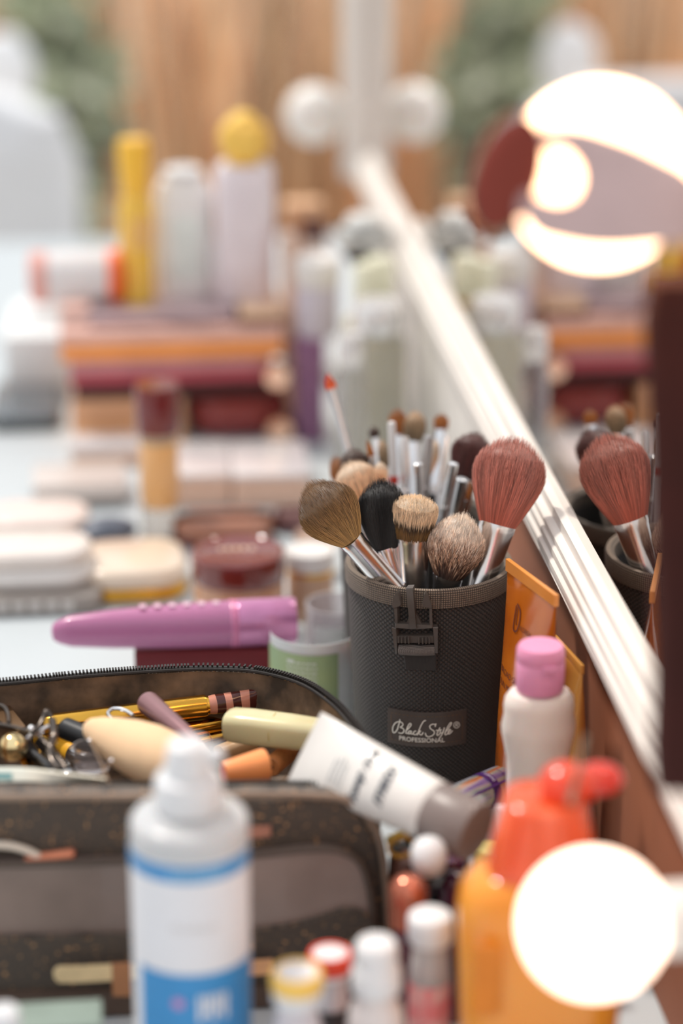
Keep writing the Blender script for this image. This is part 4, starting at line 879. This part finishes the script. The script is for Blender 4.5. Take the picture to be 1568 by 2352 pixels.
# ------------------------------------------------------------------ just behind the bag
D_ = 1.235; c = atD(722, 1430, D_); k = pm(1, D_)
gj = thing('cosmetic_tube', 'frosted tube with curved top edge and light green label behind the bag', 'tube', (c.x, c.y, 0)); h = c.z-.003
r = 103*k
FR2 = mat('frosted_tub', (232, 234, 234), .35, 0, .25, var=.02, ior=1.2, sss=.1)
AN = [-1.5+2.9*i/30 for i in range(31)]
def arc_ring(z, t, sc=1.0):
    fr = [Vector((r*sc*math.sin(a), -r*sc*math.cos(a), z)) for a in AN]; bk_ = [p+Vector((0, .0007+.030*t*math.sin(math.pi*i/30)**.6, 0)) for i, p in enumerate(fr)]
    return fr+bk_[::-1]
ob('tube_body', loft([arc_ring(0, 1, .96), arc_ring(.002, 1), arc_ring(h*.3, .95), arc_ring(h*.6, .7), arc_ring(h*.85, .25), arc_ring(h-.004, .0), arc_ring(h-.0004, .0), arc_ring(h, -.005)]), FR2, gj)
rf_ = lambda a0, a1, z0, z1, o_: loft([[Vector(((r+o_)*math.sin(a0+(a1-a0)*i/20), -(r+o_)*math.cos(a0+(a1-a0)*i/20), z)) for i in range(21)] for z in (z0, z1)], False, False, closed=False)
GL = mat('light_green_print', (172, 188, 136), .5, var=.05, scale=30, col2=(150, 174, 138))
lb = ob('label', rf_(-1.55, .45, .004, h-.0055, .0004), GL, gj)
wt_ = mat('white_print', (226, 230, 220), .5); pr = []
for row in range(9):
    z = h-.0105-row*.0026; x = -.0165
    while x < -.0015:
        w_ = .0042 if row in (0, 4) and x < -.014 else random.uniform(.0012, .0028)
        hh_ = .0019 if row in (0, 4) and x < -.014 else .0010
        pr.append(wrap(strip(x, min(x+w_, -.0008), 0, hh_, 3), lambda a, b, z=z: Vector(((r+.0007)*math.sin(a/r), -(r+.0007)*math.cos(a/r), z+b)))); x += w_+.0007
ob('white_lettering', J(*pr), wt_, lb, sm=False)
D_ = 1.315; c = atD(772, 1385, D_); k = pm(1, D_); r2 = 70*k
tj = thing('cosmetic_jar', 'taller clear tub behind the green-labelled tube, left of the brush pot', 'jar', (c.x, c.y, 0)); h = c.z
ob('wall', lathe([(r2*.95, 0), (r2, .0015), (r2, h-.003), (r2*1.01, h), (r2*.96, h), (r2*.95, .006), (.0002, .005)], 48), mat('clear_tub', (236, 232, 234), .12, 0, .6, var=.02, ior=1.2), tj)
ob('label', loft([[Vector(((r2+.0004)*math.sin(a), -(r2+.0004)*math.cos(a), z)) for a in [-.9+.1*i for i in range(22)]] for z in (.006, h-.008)], False, False, closed=False), mat('soft_white_label', (226, 228, 224), .5), tj)

# purple tube on a dark red box
bxc = onz(470, 1487, .040); rb = thing('gift_box', 'dark red box carrying the purple tube', 'box', (bxc.x, bxc.y+.022, 0), -.06)
w_ = pm(300, 1.29)
RBX = mat('deep_red_card', (112, 26, 34), .45, var=.08, scale=20)
ob('box_body', rbox(w_, .05, .026, .0008), RBX, rb); ob('lid', mv(rbox(w_+.0012, .0512, .014, .001), 0, 0, .026), RBX, rb)
a_, b_ = onz(118, 1452, .0525), onz(678, 1424, .0525)
pt, L = lying('cosmetic_tube', 'long magenta-purple tube lying across the dark red box', 'tube', a_, b_)
MAG = mat('magenta_purple_plastic', (186, 116, 158), .3, var=.05, scale=15, coat=.3, sss=.1)
ob('tube_body', loft([ring(.0012, .0016, 0, 40), ring(.0034, .0044, .0009, 40), ring(.0050, .0064, .004, 40), ring(.0066, .0084, .010, 40), ring(.0086, .0104, L*.25, 40), ring(.0112, .0116, L*.5, 40), ring(.0122, .0122, L*.73, 40)]), MAG, pt)
ob('neck_rings', lathe([(.0124, L*.73), (.0127, L*.733), (.0127, L*.742), (.0120, L*.745), (.0126, L*.75), (.0126, L*.757), (.0122, L*.76)], 40), mat('pink_ring', (214, 130, 170), .25, coat=.4), pt)
ob('cap', lathe([(.0124, L*.76), (.0126, L*.765), (.0126, L*.975), (.0118, L), (.0002, L)], 40), mat('pearly_magenta', (198, 126, 170), .16, .25, coat=.6), pt)
ob('lettering', J(*[strip(0, 1, 0, 1, 1) if False else loft([[Vector((math.sin(a)*.0124, math.cos(a)*.0124, L*t+o_)) for a in (-.2, .15, .5)] for o_ in (0, .0034)], False, False, closed=False) for t in (.36, .42, .48, .54, .60, .66)]), mat('pale_pink_print', (226, 186, 206), .4), pt, sm=False)

# ------------------------------------------------------------------ compacts and bottles in the middle distance
def flatbox(name, label, cat, px0, px1, pyf, pyb, h, rz, mats, bev=.0015, round_=None, group=None, split=.5, z0=0):
    """box standing on z0: front bottom edge at row pyf, back edge of the top at row pyb"""
    f_ = onz((px0+px1)/2, pyf, z0); b_ = onz((px0+px1)/2, pyb, z0+h); D = (f_-CP).dot(FW); w = pm(px1-px0, D); d = max(.012, b_.y-f_.y)
    o = thing(name, label, cat, (f_.x, f_.y+d/2, z0), rz, group)
    ob('base', rbox(w, d, h*split, min(bev, h*split*.4), round_), mats[0], o); ob('lid', mv(rbox(w, d, h*(1-split), min(bev, h*(1-split)*.45), round_), 0, 0, h*split), mats[1], o)
    return o, w, d
PEA = mat('peach_beige_lacquer', (226, 190, 168), .2, var=.04, coat=.5); GLS = mat('pale_glossy_lid', (222, 216, 216), .08, var=.02, coat=.7); WHG = mat('white_gloss_card', (232, 228, 224), .25, var=.03)
MRN = mat('maroon_lacquer', (104, 34, 34), .22, var=.1, coat=.5); NUD = mat('nude_brown_plastic', (176, 122, 100), .3, var=.06, coat=.3); DKG = mat('dark_grey_plastic', (72, 66, 66), .4)
GP = 'closed palettes lying behind the brown jar'
flatbox('compact', 'flat beige compact with gold edge left of the brown-lidded jar', 'compact', 182, 432, 1388, 1232, .020, .05, (GOLD, mat('cream_beige_lacquer', (230, 212, 192), .16, var=.02, coat=.6)), .004, .02, split=.42)
D_ = 1.375; c = atD(547, 1262, D_); k = pm(1, D_)
bj = thing('cosmetic_jar', 'wide peach jar with dark red-brown glossy lid behind the purple tube', 'jar', (c.x, c.y, 0)); h = c.z; hl = h-pm(60, D_)
LID = mat('glossy_oxblood', (118, 46, 38), .09, var=.06, coat=.8)
ob('body', lathe([(98*k, 0), (104*k, .002), (105*k, hl-.003), (100*k, hl)], 48), mat('peach_jar_glass', (214, 164, 130), .2, 0, .1, var=.04, coat=.4), bj)
ob('lid', lathe([(107*k, hl-.001), (109*k, hl), (109*k, h-.003), (106*k, h-.0008), (98*k, h), (94*k, h-.0006), (.0002, h-.0008)], 56), LID, bj)
ob('lid_lettering', J(*[mv(rbox(.003, .005, .0002, .00005), -.010+.0045*i, .004, h-.0009) for i in range(5)]), mat('pale_gold_print', (226, 196, 170), .3, .4), bj)
c = atD(712, 1262, 1.40); k = pm(1, 1.40); wj = thing('cosmetic_jar', 'small jar with white lid and gold shoulder right of the oxblood lid', 'jar', (c.x, c.y, 0)); h = c.z
ob('body', lathe([(50*k, 0), (54*k, .002), (54*k, h-.014), (50*k, h-.012)], 40), mat('tan_jar_glass', (206, 172, 146), .3, var=.05), wj); ob('collar', lathe([(54*k, h-.013), (55*k, h-.0125), (55*k, h-.0105), (54*k, h-.010)], 40), GOLD, wj); ob('lid', lathe([(56*k, h-.010), (57*k, h-.009), (57*k, h-.0015), (54*k, h), (.0002, h)], 40), WHG, wj)
c = atD(724, 1222, 1.47); k = pm(1, 1.47); rj = thing('cosmetic_jar', 'shiny rose-gold topped jar at the back left of the brush pots', 'jar', (c.x, c.y, 0)); h = c.z
ob('body', lathe([(44*k, 0), (46*k, .002), (46*k, h-.010)], 36), mat('pale_pink_glass', (226, 204, 196), .25), rj); ob('lid', lathe([(47*k, h-.0105), (48*k, h-.010), (48*k, h-.001), (44*k, h), (.0002, h)], 36), ROSE, rj)
# white puff and grey box at the left edge
wp = thing('powder_compact', 'rounded off-white powder case at the left edge', 'compact', onz(70, 1335, .012)); q = onz(70, 1335, .012)
ob('base', mv(rbox(.078, .05, .012, .004, .02), 0, .012, .0), WHG, wp); ob('lid', mv(rbox(.074, .046, .010, .004, .02), 0, .012, .012), mat('ivory_gloss', (234, 224, 216), .15, coat=.6, var=.02), wp)
gb_ = thing('carton', 'grey printed carton under the off-white case at the left edge', 'box', onz(70, 1415, 0).to_tuple()); 
ob('box_body', mv(rbox(.092, .074, .0118, .003, .01), -.004, .036, 0), mat('warm_grey_card', (150, 142, 136), .4, var=.04), gb_); ob('lettering', J(*[mv(rbox(.006, .0004, .006, .0001), -.035+.0095*i, -.0009, .003) for i in range(7)]), mat('pale_grey_print', (206, 202, 198), .5), gb_)
wp.location.y = gb_.location.y+.022; wp.location.z = .0118
pc = thing('powder_compact', 'pinkish white rounded compact behind the off-white case', 'compact', onz(90, 1262, 0))
ob('base', mv(rbox(.066, .05, .010, .004, .02), 0, .02, 0), WHG, pc); ob('lid', mv(rbox(.064, .048, .009, .004, .02), 0, .02, .010), mat('blush_white', (232, 216, 208), .25, var=.02), pc)
# blue-black pouch
q = onz(245, 1270, 0); bp = thing('pouch', 'small slate-blue pouch left of the foundation bottle', 'pouch', (q.x, q.y+.018, 0), .35)
ob('body', tr(ball(.0195, 32, sx=1.05, sy=.75, sz=.42), Matrix.Translation((0, 0, .0082))), mat('slate_blue_fabric', (84, 92, 108), .4, var=.15, scale=80, sheen=.2), bp); ob('zip', tube([(.0195*1.0*math.cos(a), .0148*math.sin(a), .0086) for a in [math.pi+i*.26 for i in range(13)]], .0008, 6), DKG, bp)
# foundation bottle
D_ = 1.50; c = atD(360, 882, D_); k = pm(1, D_); fb = thing('foundation_bottle', 'tall glass foundation bottle with dark red cap, standing among the compacts', 'bottle', (c.x, c.y, 0)); h = c.z
z1 = atD(360, 1003, D_).z; z2 = atD(360, 1195, D_).z; zb = max(.0, atD(360, 1248, D_).z)
fb.location.z = 0
TAN = mat('tan_foundation', (238, 182, 118), .25, var=.04, coat=.6); 
ob('glass_base', lathe([(44*k, 0), (47*k, .0015), (47*k, z2-.003), (42*k, z2)], 40), mat('thick_clear_glass', (232, 226, 220), .06, 0, .75, ior=1.4, var=.01), fb)
ob('liquid', lathe([(42*k, z2), (46*k, z2+.003), (46*k, z1-.012), (44*k, z1-.006)], 40), TAN, fb)
ob('neck', lathe([(44*k, z1-.006), (46*k, z1-.004), (46*k, z1)], 40), mat('pale_neck', (228, 200, 168), .15, 0, .4), fb)
ob('cap', lathe([(50*k, z1), (52*k, z1+.001), (52*k, h-.002), (49*k, h), (.0002, h)], 44), mat('oxblood_cap', (112, 32, 32), .22, var=.05, coat=.5), fb)
# palettes
flatbox('makeup_palette', 'pale palette with dark bottom edge left of the foundation bottle', 'palette', 78, 292, 1166, 1062, .016, .02, (DKG, mat('greige_gloss', (214, 204, 198), .25, var=.03, coat=.4)), .001, None, GP, .25)
flatbox('makeup_palette', 'pale peach palette behind the dark-edged one', 'palette', 165, 335, 1072, 992, .016, 0, (PEA, GLS), .001, None, GP, .6)
flatbox('makeup_palette', 'glass-lidded peach palette just right of the foundation bottle', 'palette', 396, 534, 1163, 1012, .022, -.03, (PEA, GLS), .001, None, GP, .85)
flatbox('makeup_palette', 'second glass-lidded peach palette, nearest the brushes', 'palette', 538, 716, 1163, 1012, .022, -.03, (PEA, GLS), .001, None, GP, .85)
flatbox('powder_compact', 'round-cornered nude brown compact in front of the peach palettes', 'compact', 398, 634, 1262, 1166, .017, 0, (MRN, NUD), .003, .02, None, .3)
flatbox('powder_compact', 'dark plum compact beside the nude brown one', 'compact', 630, 745, 1228, 1160, .015, -.05, (mat('plum_plastic', (92, 60, 64), .3), mat('dusty_plum', (140, 100, 98), .3)), .002, .01, None, .4)
# phone
f_ = onz(70, 992, 0); ph = thing('phone', 'dark phone lying at the left edge of the table', 'phone', (f_.x-.004, f_.y+.052, 0), 0)
ob('phone_body', rbox(.052, .104, .008, .003, .008), mat('dark_green_black', (38, 46, 46), .25, coat=.4), ph); ob('screen', mv(rbox(.048, .098, .0004, .0001, .006), 0, 0, .008), mat('phone_glass', (64, 76, 84), .05, coat=1), ph)

# ------------------------------------------------------------------ the stack of palettes, with bottles on top
SF = onz(400, 1016, 0).y; SX = onz(395, 1016, 0).x
DS = (Vector((SX, SF, .05))-CP).dot(FW)
def sx(px): return CP.x+ray(px, 850).x*((SF-CP.y)/ray(px, 850).y)
def sz(py): return ony(400, py, SF).z
def layer(name, label, cat, px0, px1, pyb, pyt, m0, m1, dep=.11, split=.5, dy=0, bev=.0012, g='palettes and boxes in the tall stack'):
    x0, x1 = sx(px0), sx(px1); z0, z1 = sz(pyb), sz(pyt)
    o = thing(name, label, cat, ((x0+x1)/2, SF+dep/2+dy, z0), 0, g); h = z1-z0
    ob('base', rbox(x1-x0, dep, h*split, min(bev, h*split*.4)), m0, o); ob('lid', mv(rbox(x1-x0, dep, h*(1-split), min(bev, h*(1-split)*.4)), 0, 0, h*split), m1, o); return o
ORP = mat('orange_lacquer', (252, 160, 80), .25, var=.05, coat=.3); 
zs = dict(a=sz(1016), b=sz(912))
layer('gift_box', 'peach box at the bottom left of the stack', 'box', 160, 420, 1016, 915, mat('peach_card', (222, 160, 118), .4), mat('peach_card_lid', (226, 172, 132), .4))
mp = thing('clutch', 'rounded maroon clutch at the bottom of the stack, right of the foundation cap', 'clutch', ((sx(425)+sx(682))/2, SF+.045, 0)); wv_ = (sx(682)-sx(425)); hv = sz(913)
ob('body', loft([ring(wv_*.42, .035, 0, 48, 3.2), ring(wv_*.48, .042, hv*.15, 48, 3.2), ring(wv_*.5, .045, hv*.45, 48, 3.2), ring(wv_*.485, .043, hv*.8, 48, 3.2), ring(wv_*.42, .036, hv*.97, 48, 3), ring(wv_*.36, .030, hv, 48, 3)]), mat('maroon_patent', (146, 60, 58), .22, var=.06, coat=.5), mp); ob('clasp', mv(ball(.0065, 20, sy=.6), wv_*.40, -.043, hv*.35), ROSE, mp)
layer('makeup_palette', 'near-black maroon palette under the mauve one', 'palette', 168, 625, 912, 881, mat('dark_maroon', (72, 32, 32), .35), mat('dark_maroon', (72, 32, 32), .35), .105)
layer('makeup_palette', 'mauve palette with dark pink side in the middle of the stack', 'palette', 160, 625, 880, 823, mat('raspberry', (186, 78, 92), .35, var=.06), mat('dusty_mauve', (204, 150, 154), .35, var=.05), .108)
layer('makeup_palette', 'widest palette with bright orange edge on top of the mauve one', 'palette', 140, 650, 821, 752, ORP, mat('salmon_pink_top', (232, 186, 172), .3, var=.05), .115, .55, -.004)
layer('makeup_palette', 'thin grey-mauve palette topmost of the stack, under the bottles', 'palette', 208, 545, 751, 728, mat('grey_mauve', (156, 132, 140), .35), mat('pale_mauve', (190, 168, 172), .35), .105, .5, .006)
layer('makeup_palette', 'small peach and brown palette at the right end on top of the stack', 'palette', 552, 652, 751, 720, mat('brown_lacquer', (112, 54, 30), .3), mat('peach_gloss', (236, 200, 168), .25, coat=.4), .08, .45)
ZT = sz(728)
YT = SF+.055
c_ = lambda px, py: ony(px, py, YT)
def ontop(name, label, cat, px, prof, parts, g=None):
    pass
# rose-gold lids by the right side of the stack
for k_, (px, py, rr, lab_) in enumerate(((636, 862, 30, 'shiny rose-gold round lid against the right side of the stack'), (640, 985, 32, 'shiny rose-gold round lid at the foot of the stack by the clutch'))):
    q = ony(px, py, SF-.012); o = thing('compact', lab_, 'compact', (q.x, SF-.012 if k_ else SF-.009, q.z)); r_ = pm(rr, DS)
    ob('lid', tr(lathe([(r_*.95, 0), (r_, .001), (r_, .006), (r_*.9, .0075), (.0002, .0078)], 36), Matrix.Rotation(math.pi/2, 4, 'X')), ROSE, o); ob('base', tr(lathe([(r_*.95, -.004), (r_*.97, -.0035), (r_*.97, 0)], 36), Matrix.Rotation(math.pi/2, 4, 'X')), GOLD, o)
# tall boxes right of the stack
q = onz(714, 1018, 0); zz = ony(714, 782, q.y).z
tbx = thing('perfume_box', 'tall purple glittery box standing right of the stack', 'box', (q.x, q.y+.014, 0)); GLT = mat('purple_glitter', (126, 84, 120), .4, var=.2, scale=200, col2=(160, 116, 150))
ob('box_body', rbox(pm(62, 1.70), .026, zz*.72, .0008), GLT, tbx); ob('lid', mv(rbox(pm(65, 1.70), .027, zz*.28, .0008), 0, 0, zz*.72), GLT, tbx)
q2 = onz(670, 1016, 0); z2_ = ony(668, 545, q2.y+.02).z
rgx = thing('perfume_box', 'tall slim peach box between the stack and the purple box', 'box', (q2.x+.001, q2.y+.032, 0)); ob('box_body', rbox(pm(30, 1.70), .022, z2_*.75, .0008), mat('peach_pearl_card', (238, 200, 174), .35, var=.04), rgx); ob('lid', mv(rbox(pm(31, 1.70), .0225, z2_*.25, .0008), 0, 0, z2_*.75), mat('peach_pearl_lid', (226, 196, 178), .35), rgx)
lv = thing('cosmetic_jar', 'pale lavender jar with white lid standing on the purple box', 'jar', (q.x+.006, q.y+.016, zz)); zt = ony(745, 590, q.y+.016).z-zz; r_ = pm(50, 1.72)
ob('body', lathe([(r_*.9, 0), (r_, .002), (r_, zt*.62), (r_*.9, zt*.66)], 40), mat('pale_lavender', (206, 198, 208), .3, var=.03), lv); ob('lid', lathe([(r_*1.02, zt*.66), (r_*1.05, zt*.67), (r_*1.05, zt*.97), (r_*.98, zt), (.0002, zt)], 40), WHG, lv)
# bottles on top of the stack
def Z(py, y): return ony(400, py, y).z
y_ = SF+.045; D_ = (Vector((SX, y_, .15))-CP).dot(FW); k = pm(1, D_)
def bt(name, label, cat, px, y=None): 
    yy = y or y_; p = ony(px, 650, yy); return thing(name, label, cat, (p.x, yy, ZT))
YO = mat('yellow_oil_bottle', (255, 196, 60), .2, 0, .05, var=.06, coat=.5, col2=(244, 210, 100), scale=14)
o = bt('oil_bottle', 'slim bright yellow bottle standing on the stack', 'bottle', 316); h1 = Z(455, y_)-ZT; h2 = Z(318, y_)-ZT
ob('body', lathe([(38*k, 0), (41*k, .002), (41*k, h1-.010), (36*k, h1), (28*k, h1+.006)], 40), YO, o); ob('cap', lathe([(32*k, h1+.005), (34*k, h1+.006), (36*k, h1+.02), (38*k, h2-.004), (34*k, h2), (.0002, h2)], 40), mat('yellow_cap', (255, 196, 66), .3, var=.04), o)
ob('label', loft([ring(41.5*k, 41.5*k, z, 40)[28:40] for z in (h1*.55, h1*.85)], False, False, closed=False), mat('pale_orange_label', (240, 190, 116), .5), o)
o = bt('lotion_bottle', 'broad white bottle between the yellow bottle and the flower-topped one', 'bottle', 425, SF+.06); h2 = Z(385, SF+.06)-ZT
ob('body', loft([ring(66*k, .012, 0, 40, 3), ring(68*k, .014, .003, 40, 3), ring(68*k, .014, h2-.018, 40, 3), ring(54*k, .012, h2-.008, 40, 2.6), ring(40*k, .010, h2-.006, 40)]), mat('pearl_white_plastic', (242, 240, 238), .35, var=.03), o); ob('cap', lathe([(42*k, h2-.006), (45*k, h2-.005), (45*k, h2-.001), (40*k, h2), (.0002, h2)], 36), WHITE, o); ob('printed_panel', mv(rbox(70*k, .0006, h2*.5, .0002), 4*k, -.0144, h2*.15), mat('mint_grey_print', (228, 234, 230), .5), o)
o = bt('perfume_bottle', 'lavender-white bottle topped by a yellow flower-like cap', 'bottle', 563); h1 = Z(378, y_)-ZT; h2 = Z(250, y_)-ZT
ob('body', loft([ring(64*k, .015, 0, 40, 3.4), ring(68*k, .017, .003, 40, 3.4), ring(70*k, .017, h1*.8, 40, 3.4), ring(66*k, .017, h1-.004, 40, 3), ring(58*k, .015, h1, 40, 3)]), mat('lilac_white_glass', (234, 224, 230), .2, var=.03, coat=.4), o); ob('shoulder', lathe([(60*k, h1-.012), (70.5*k, h1-.011), (68*k, h1-.002), (50*k, h1+.001)], 40, .26), WHITE, o)
pet = [mv(ball(.0115, 16, sx=.9, sy=.9, sz=1.25), math.cos(i*1.257)*.0085, math.sin(i*1.257)*.0085, h1+.016+.002*(i % 2)) for i in range(5)]+[mv(ball(.012, 16), 0, 0, h2-.014), lathe([(.010, h1), (.012, h1+.004), (.012, h1+.02)], 24)]
ob('flower_cap', J(*pet), mat('marigold_yellow', (255, 202, 96), .55, var=.12, scale=60), o)
o = bt('cosmetic_jar', 'white jar lying on its side at the left end of the stack', 'jar', 150); p = ony(172, 640, y_); o.location = (p.x, y_-.0, ZT+pm(62, D_)); r_ = pm(60, D_); o.rotation_euler = (0, math.pi/2, 0); o.location.x -= .028
ob('body', lathe([(r_*.9, .008), (r_, .010), (r_, .050), (r_*.95, .052)], 40), mat('soft_white_plastic', (232, 228, 228), .3, var=.02, sss=.1), o); ob('lid', lathe([(r_*.8, -.004), (r_, -.002), (r_*1.02, .007), (r_, .008)], 40), mat('pale_coral_plastic', (236, 176, 166), .35), o); ob('bottom_ring', lathe([(r_, .0515), (r_*1.01, .052), (r_*.98, .060), (r_*.7, .061), (.0002, .061)], 40), mat('bright_orange_red', (246, 110, 56), .4), o)
# white tissue box at the left
f_ = onz(110, 905, 0); o = thing('tissue_box', 'white box left of the stack', 'box', (f_.x-.004, f_.y+.05, 0), -.05); hz_ = ony(110, 770, f_.y).z
ob('carton', rbox(.050, .10, hz_, .002), mat('bluish_white_card', (240, 244, 244), .5, var=.03), o); ob('tissue', mv(ball(.018, 20, sx=1, sy=1.4, sz=.6), 0, .01, hz_+.004), mat('white_tissue', (238, 240, 240), .8, bump=.5, bscale=90), o)
# small things right of the bottles, behind the lavender jar
yb = SF+.16
def sbx(label, px0, px1, pyb, pyt, m0, m1, y):
    z1 = ony((px0+px1)/2, pyt, y).z; a, b = ony(px0, 540, y).x, ony(px1, 540, y).x; o = thing('small_box', label, 'box', ((a+b)/2, y+.012, 0), 0)
    zb2 = ony((px0+px1)/2, pyb, y).z; ob('carton', rbox(b-a, .024, zb2, .001), m0, o); ob('lid', mv(rbox((b-a)*1.02, .0245, z1-zb2, .001), 0, 0, zb2), m1, o)
sbx('small caramel-coloured box with pale lid behind the lavender jar', 655, 742, 520, 470, mat('caramel_card', (196, 140, 92), .4), mat('pale_caramel', (226, 180, 140), .4), yb)
sbx('small dark brown box behind the lavender jar', 696, 750, 552, 518, mat('pale_card', (222, 206, 196), .5), mat('espresso_card', (76, 38, 34), .4), yb-.03)
# glass bowl, gold bottles and clear flacons by the mirror
c = atD(830, 560, 1.72); bw = thing('glass_bowl', 'wide dark-footed clear bowl holding pale things, beside the mirror', 'bowl', (c.x, c.y, 0)); zb3 = c.z; k = pm(.62, (c-CP).dot(FW))
GB = mat('smoky_dark_glass', (40, 38, 38), .15, var=.1, coat=.5)
ob('pedestal', lathe([(60*k, 0), (62*k, .002), (20*k, .01), (16*k, zb3-.022), (30*k, zb3-.016)], 40), mat('pale_pedestal', (222, 220, 218), .3), bw)
ob('bowl_shell', lathe([(28*k, zb3-.017), (70*k, zb3-.007), (90*k, zb3+.013), (88*k, zb3+.013), (66*k, zb3-.004), (26*k, zb3-.013)], 48), GB, bw)
mt_ = thing('cotton_balls', 'pale heap of cotton pads filling the bowl', 'cotton pads', (c.x, c.y, zb3)); mt_['kind'] = 'stuff'
ob('heap', J(*[mv(ball(.0092, 14, sz=.8), math.cos(i*2.4)*.0034*math.sqrt(i), math.sin(i*2.4)*.0034*math.sqrt(i), .009-.0004*i+.006*(i < 4)) for i in range(15)]), mat('pale_aqua_cotton', (224, 226, 224), .8, var=.06), mt_)
for k_, (px, py, x_, rr, lab_) in enumerate(((872, 592, 1.64, 34, 'pale lemon flacon with gold shoulders in front of the dark bowl'), (836, 606, 1.63, 26, 'slimmer gold-tinted flacon just left of the lemon one'))):
    c = atD(px, py, x_); o = thing('perfume_flacon', lab_, 'perfume', (c.x, c.y, 0)); k = pm(1, (c-CP).dot(FW)); h = c.z
    ob('bottle', loft([ring(44*k, .010, 0, 36, 4), ring(46*k, .012, .002, 36, 4), ring(46*k, .012, h-.040, 36, 4), ring(24*k, .008, h-.034, 36)]), mat('gold_tinted_glass', (238, 232, 206), .15, 0, .4, var=.04, ior=1.3), o)
    ob('collar', lathe([(22*k, h-.035), (24*k, h-.034), (24*k, h-.028)], 28), GOLD, o); ob('cap', lathe([(rr*k*.9, h-.029), (rr*k, h-.028), (rr*k, h-.002), (rr*k*.9, h), (.0002, h)], 32), mat('pale_lemon_plastic', (240, 240, 214), .2, coat=.5, var=.02), o)
for (px, py, x_, rr, lab_) in ((866, 690, 1.58, 58, 'big round chrome cap on a clear square flacon left of the mirror rail'), (806, 765, 1.55, 30, 'low clear flacon left of the chrome-capped one')):
    c = atD(px, py, x_); o = thing('perfume_flacon', lab_, 'perfume', (c.x, c.y, 0)); k = pm(1, (c-CP).dot(FW)); h = c.z; r_ = rr*k
    ob('bottle', loft([ring(r_*1.1, r_*.7, 0, 40, 4), ring(r_*1.15, r_*.75, .002, 40, 4), ring(r_*1.15, r_*.75, h-.026, 40, 4), ring(r_*.6, r_*.5, h-.020, 40)]), mat('clear_crystal', (236, 236, 234), .06, 0, .85, ior=1.3, var=.01), o)
    ob('cap', lathe([(r_*.9, h-.021), (r_, h-.019), (r_, h-.004), (r_*.85, h), (.0002, h)], 40), mat('bright_silver_white', (236, 236, 236), .18, .6, var=.02), o)
# black compact with pale pans, behind the rear brushes
f_ = onz(965, 962, .0); bkp = thing('makeup_palette', 'black palette with pale round pans behind the rear brushes', 'palette', (f_.x-.006, f_.y+.03, .0)); 
zz = .0
ob('tray', rbox(pm(140, 1.75), .05, .010, .002, .006), BLACKG, bkp)
for i in range(3): ob('powder_pan', mv(lathe([(.0068, 0), (.0070, .0004), (.0066, .0009), (.0002, .001)], 28), -.014+.0142*i, .004, .010), [mat('ivory_powder', (236, 214, 188), .5), mat('pink_powder', (226, 204, 198), .5)][i % 2], bkp)

# ------------------------------------------------------------------ repeats share a group
GROUPS = {'nail_polish': 'small polish bottles heaped right of the bag', 'lip_gloss': 'gold lip glosses in the bag', 'mascara': 'mascaras in the bag', 'eyeliner': 'glossy black tubes in the bag',
          'perfume_flacon': 'flacons beside the mirror rail', 'perfume_box': 'tall boxes right of the stack', 'makeup_sponge': 'sponges in the bag', 'hairpin': 'hairpins', 'tag': 'tags on the bag front',
          'powder_compact': 'powder compacts on the table', 'compact': 'shiny compacts', 'cosmetic_jar': 'jars on the table', 'cosmetic_tube': 'squeeze tubes', 'cosmetic_pencil': 'cosmetic pencils', 'lotion_bottle': 'lotion bottles', 'small_box': 'small cartons', 'brush_pot': 'black brush pots', 'shrub': 'shrubs behind the table', 'gift_box': 'gift boxes', 'dried_grass': 'dried grass clumps'}
for o in S.objects:
    if o.parent is None and 'category' in o and 'group' not in o:
        g_ = GROUPS.get(o.name.split('.')[0])
        if g_: o['group'] = g_
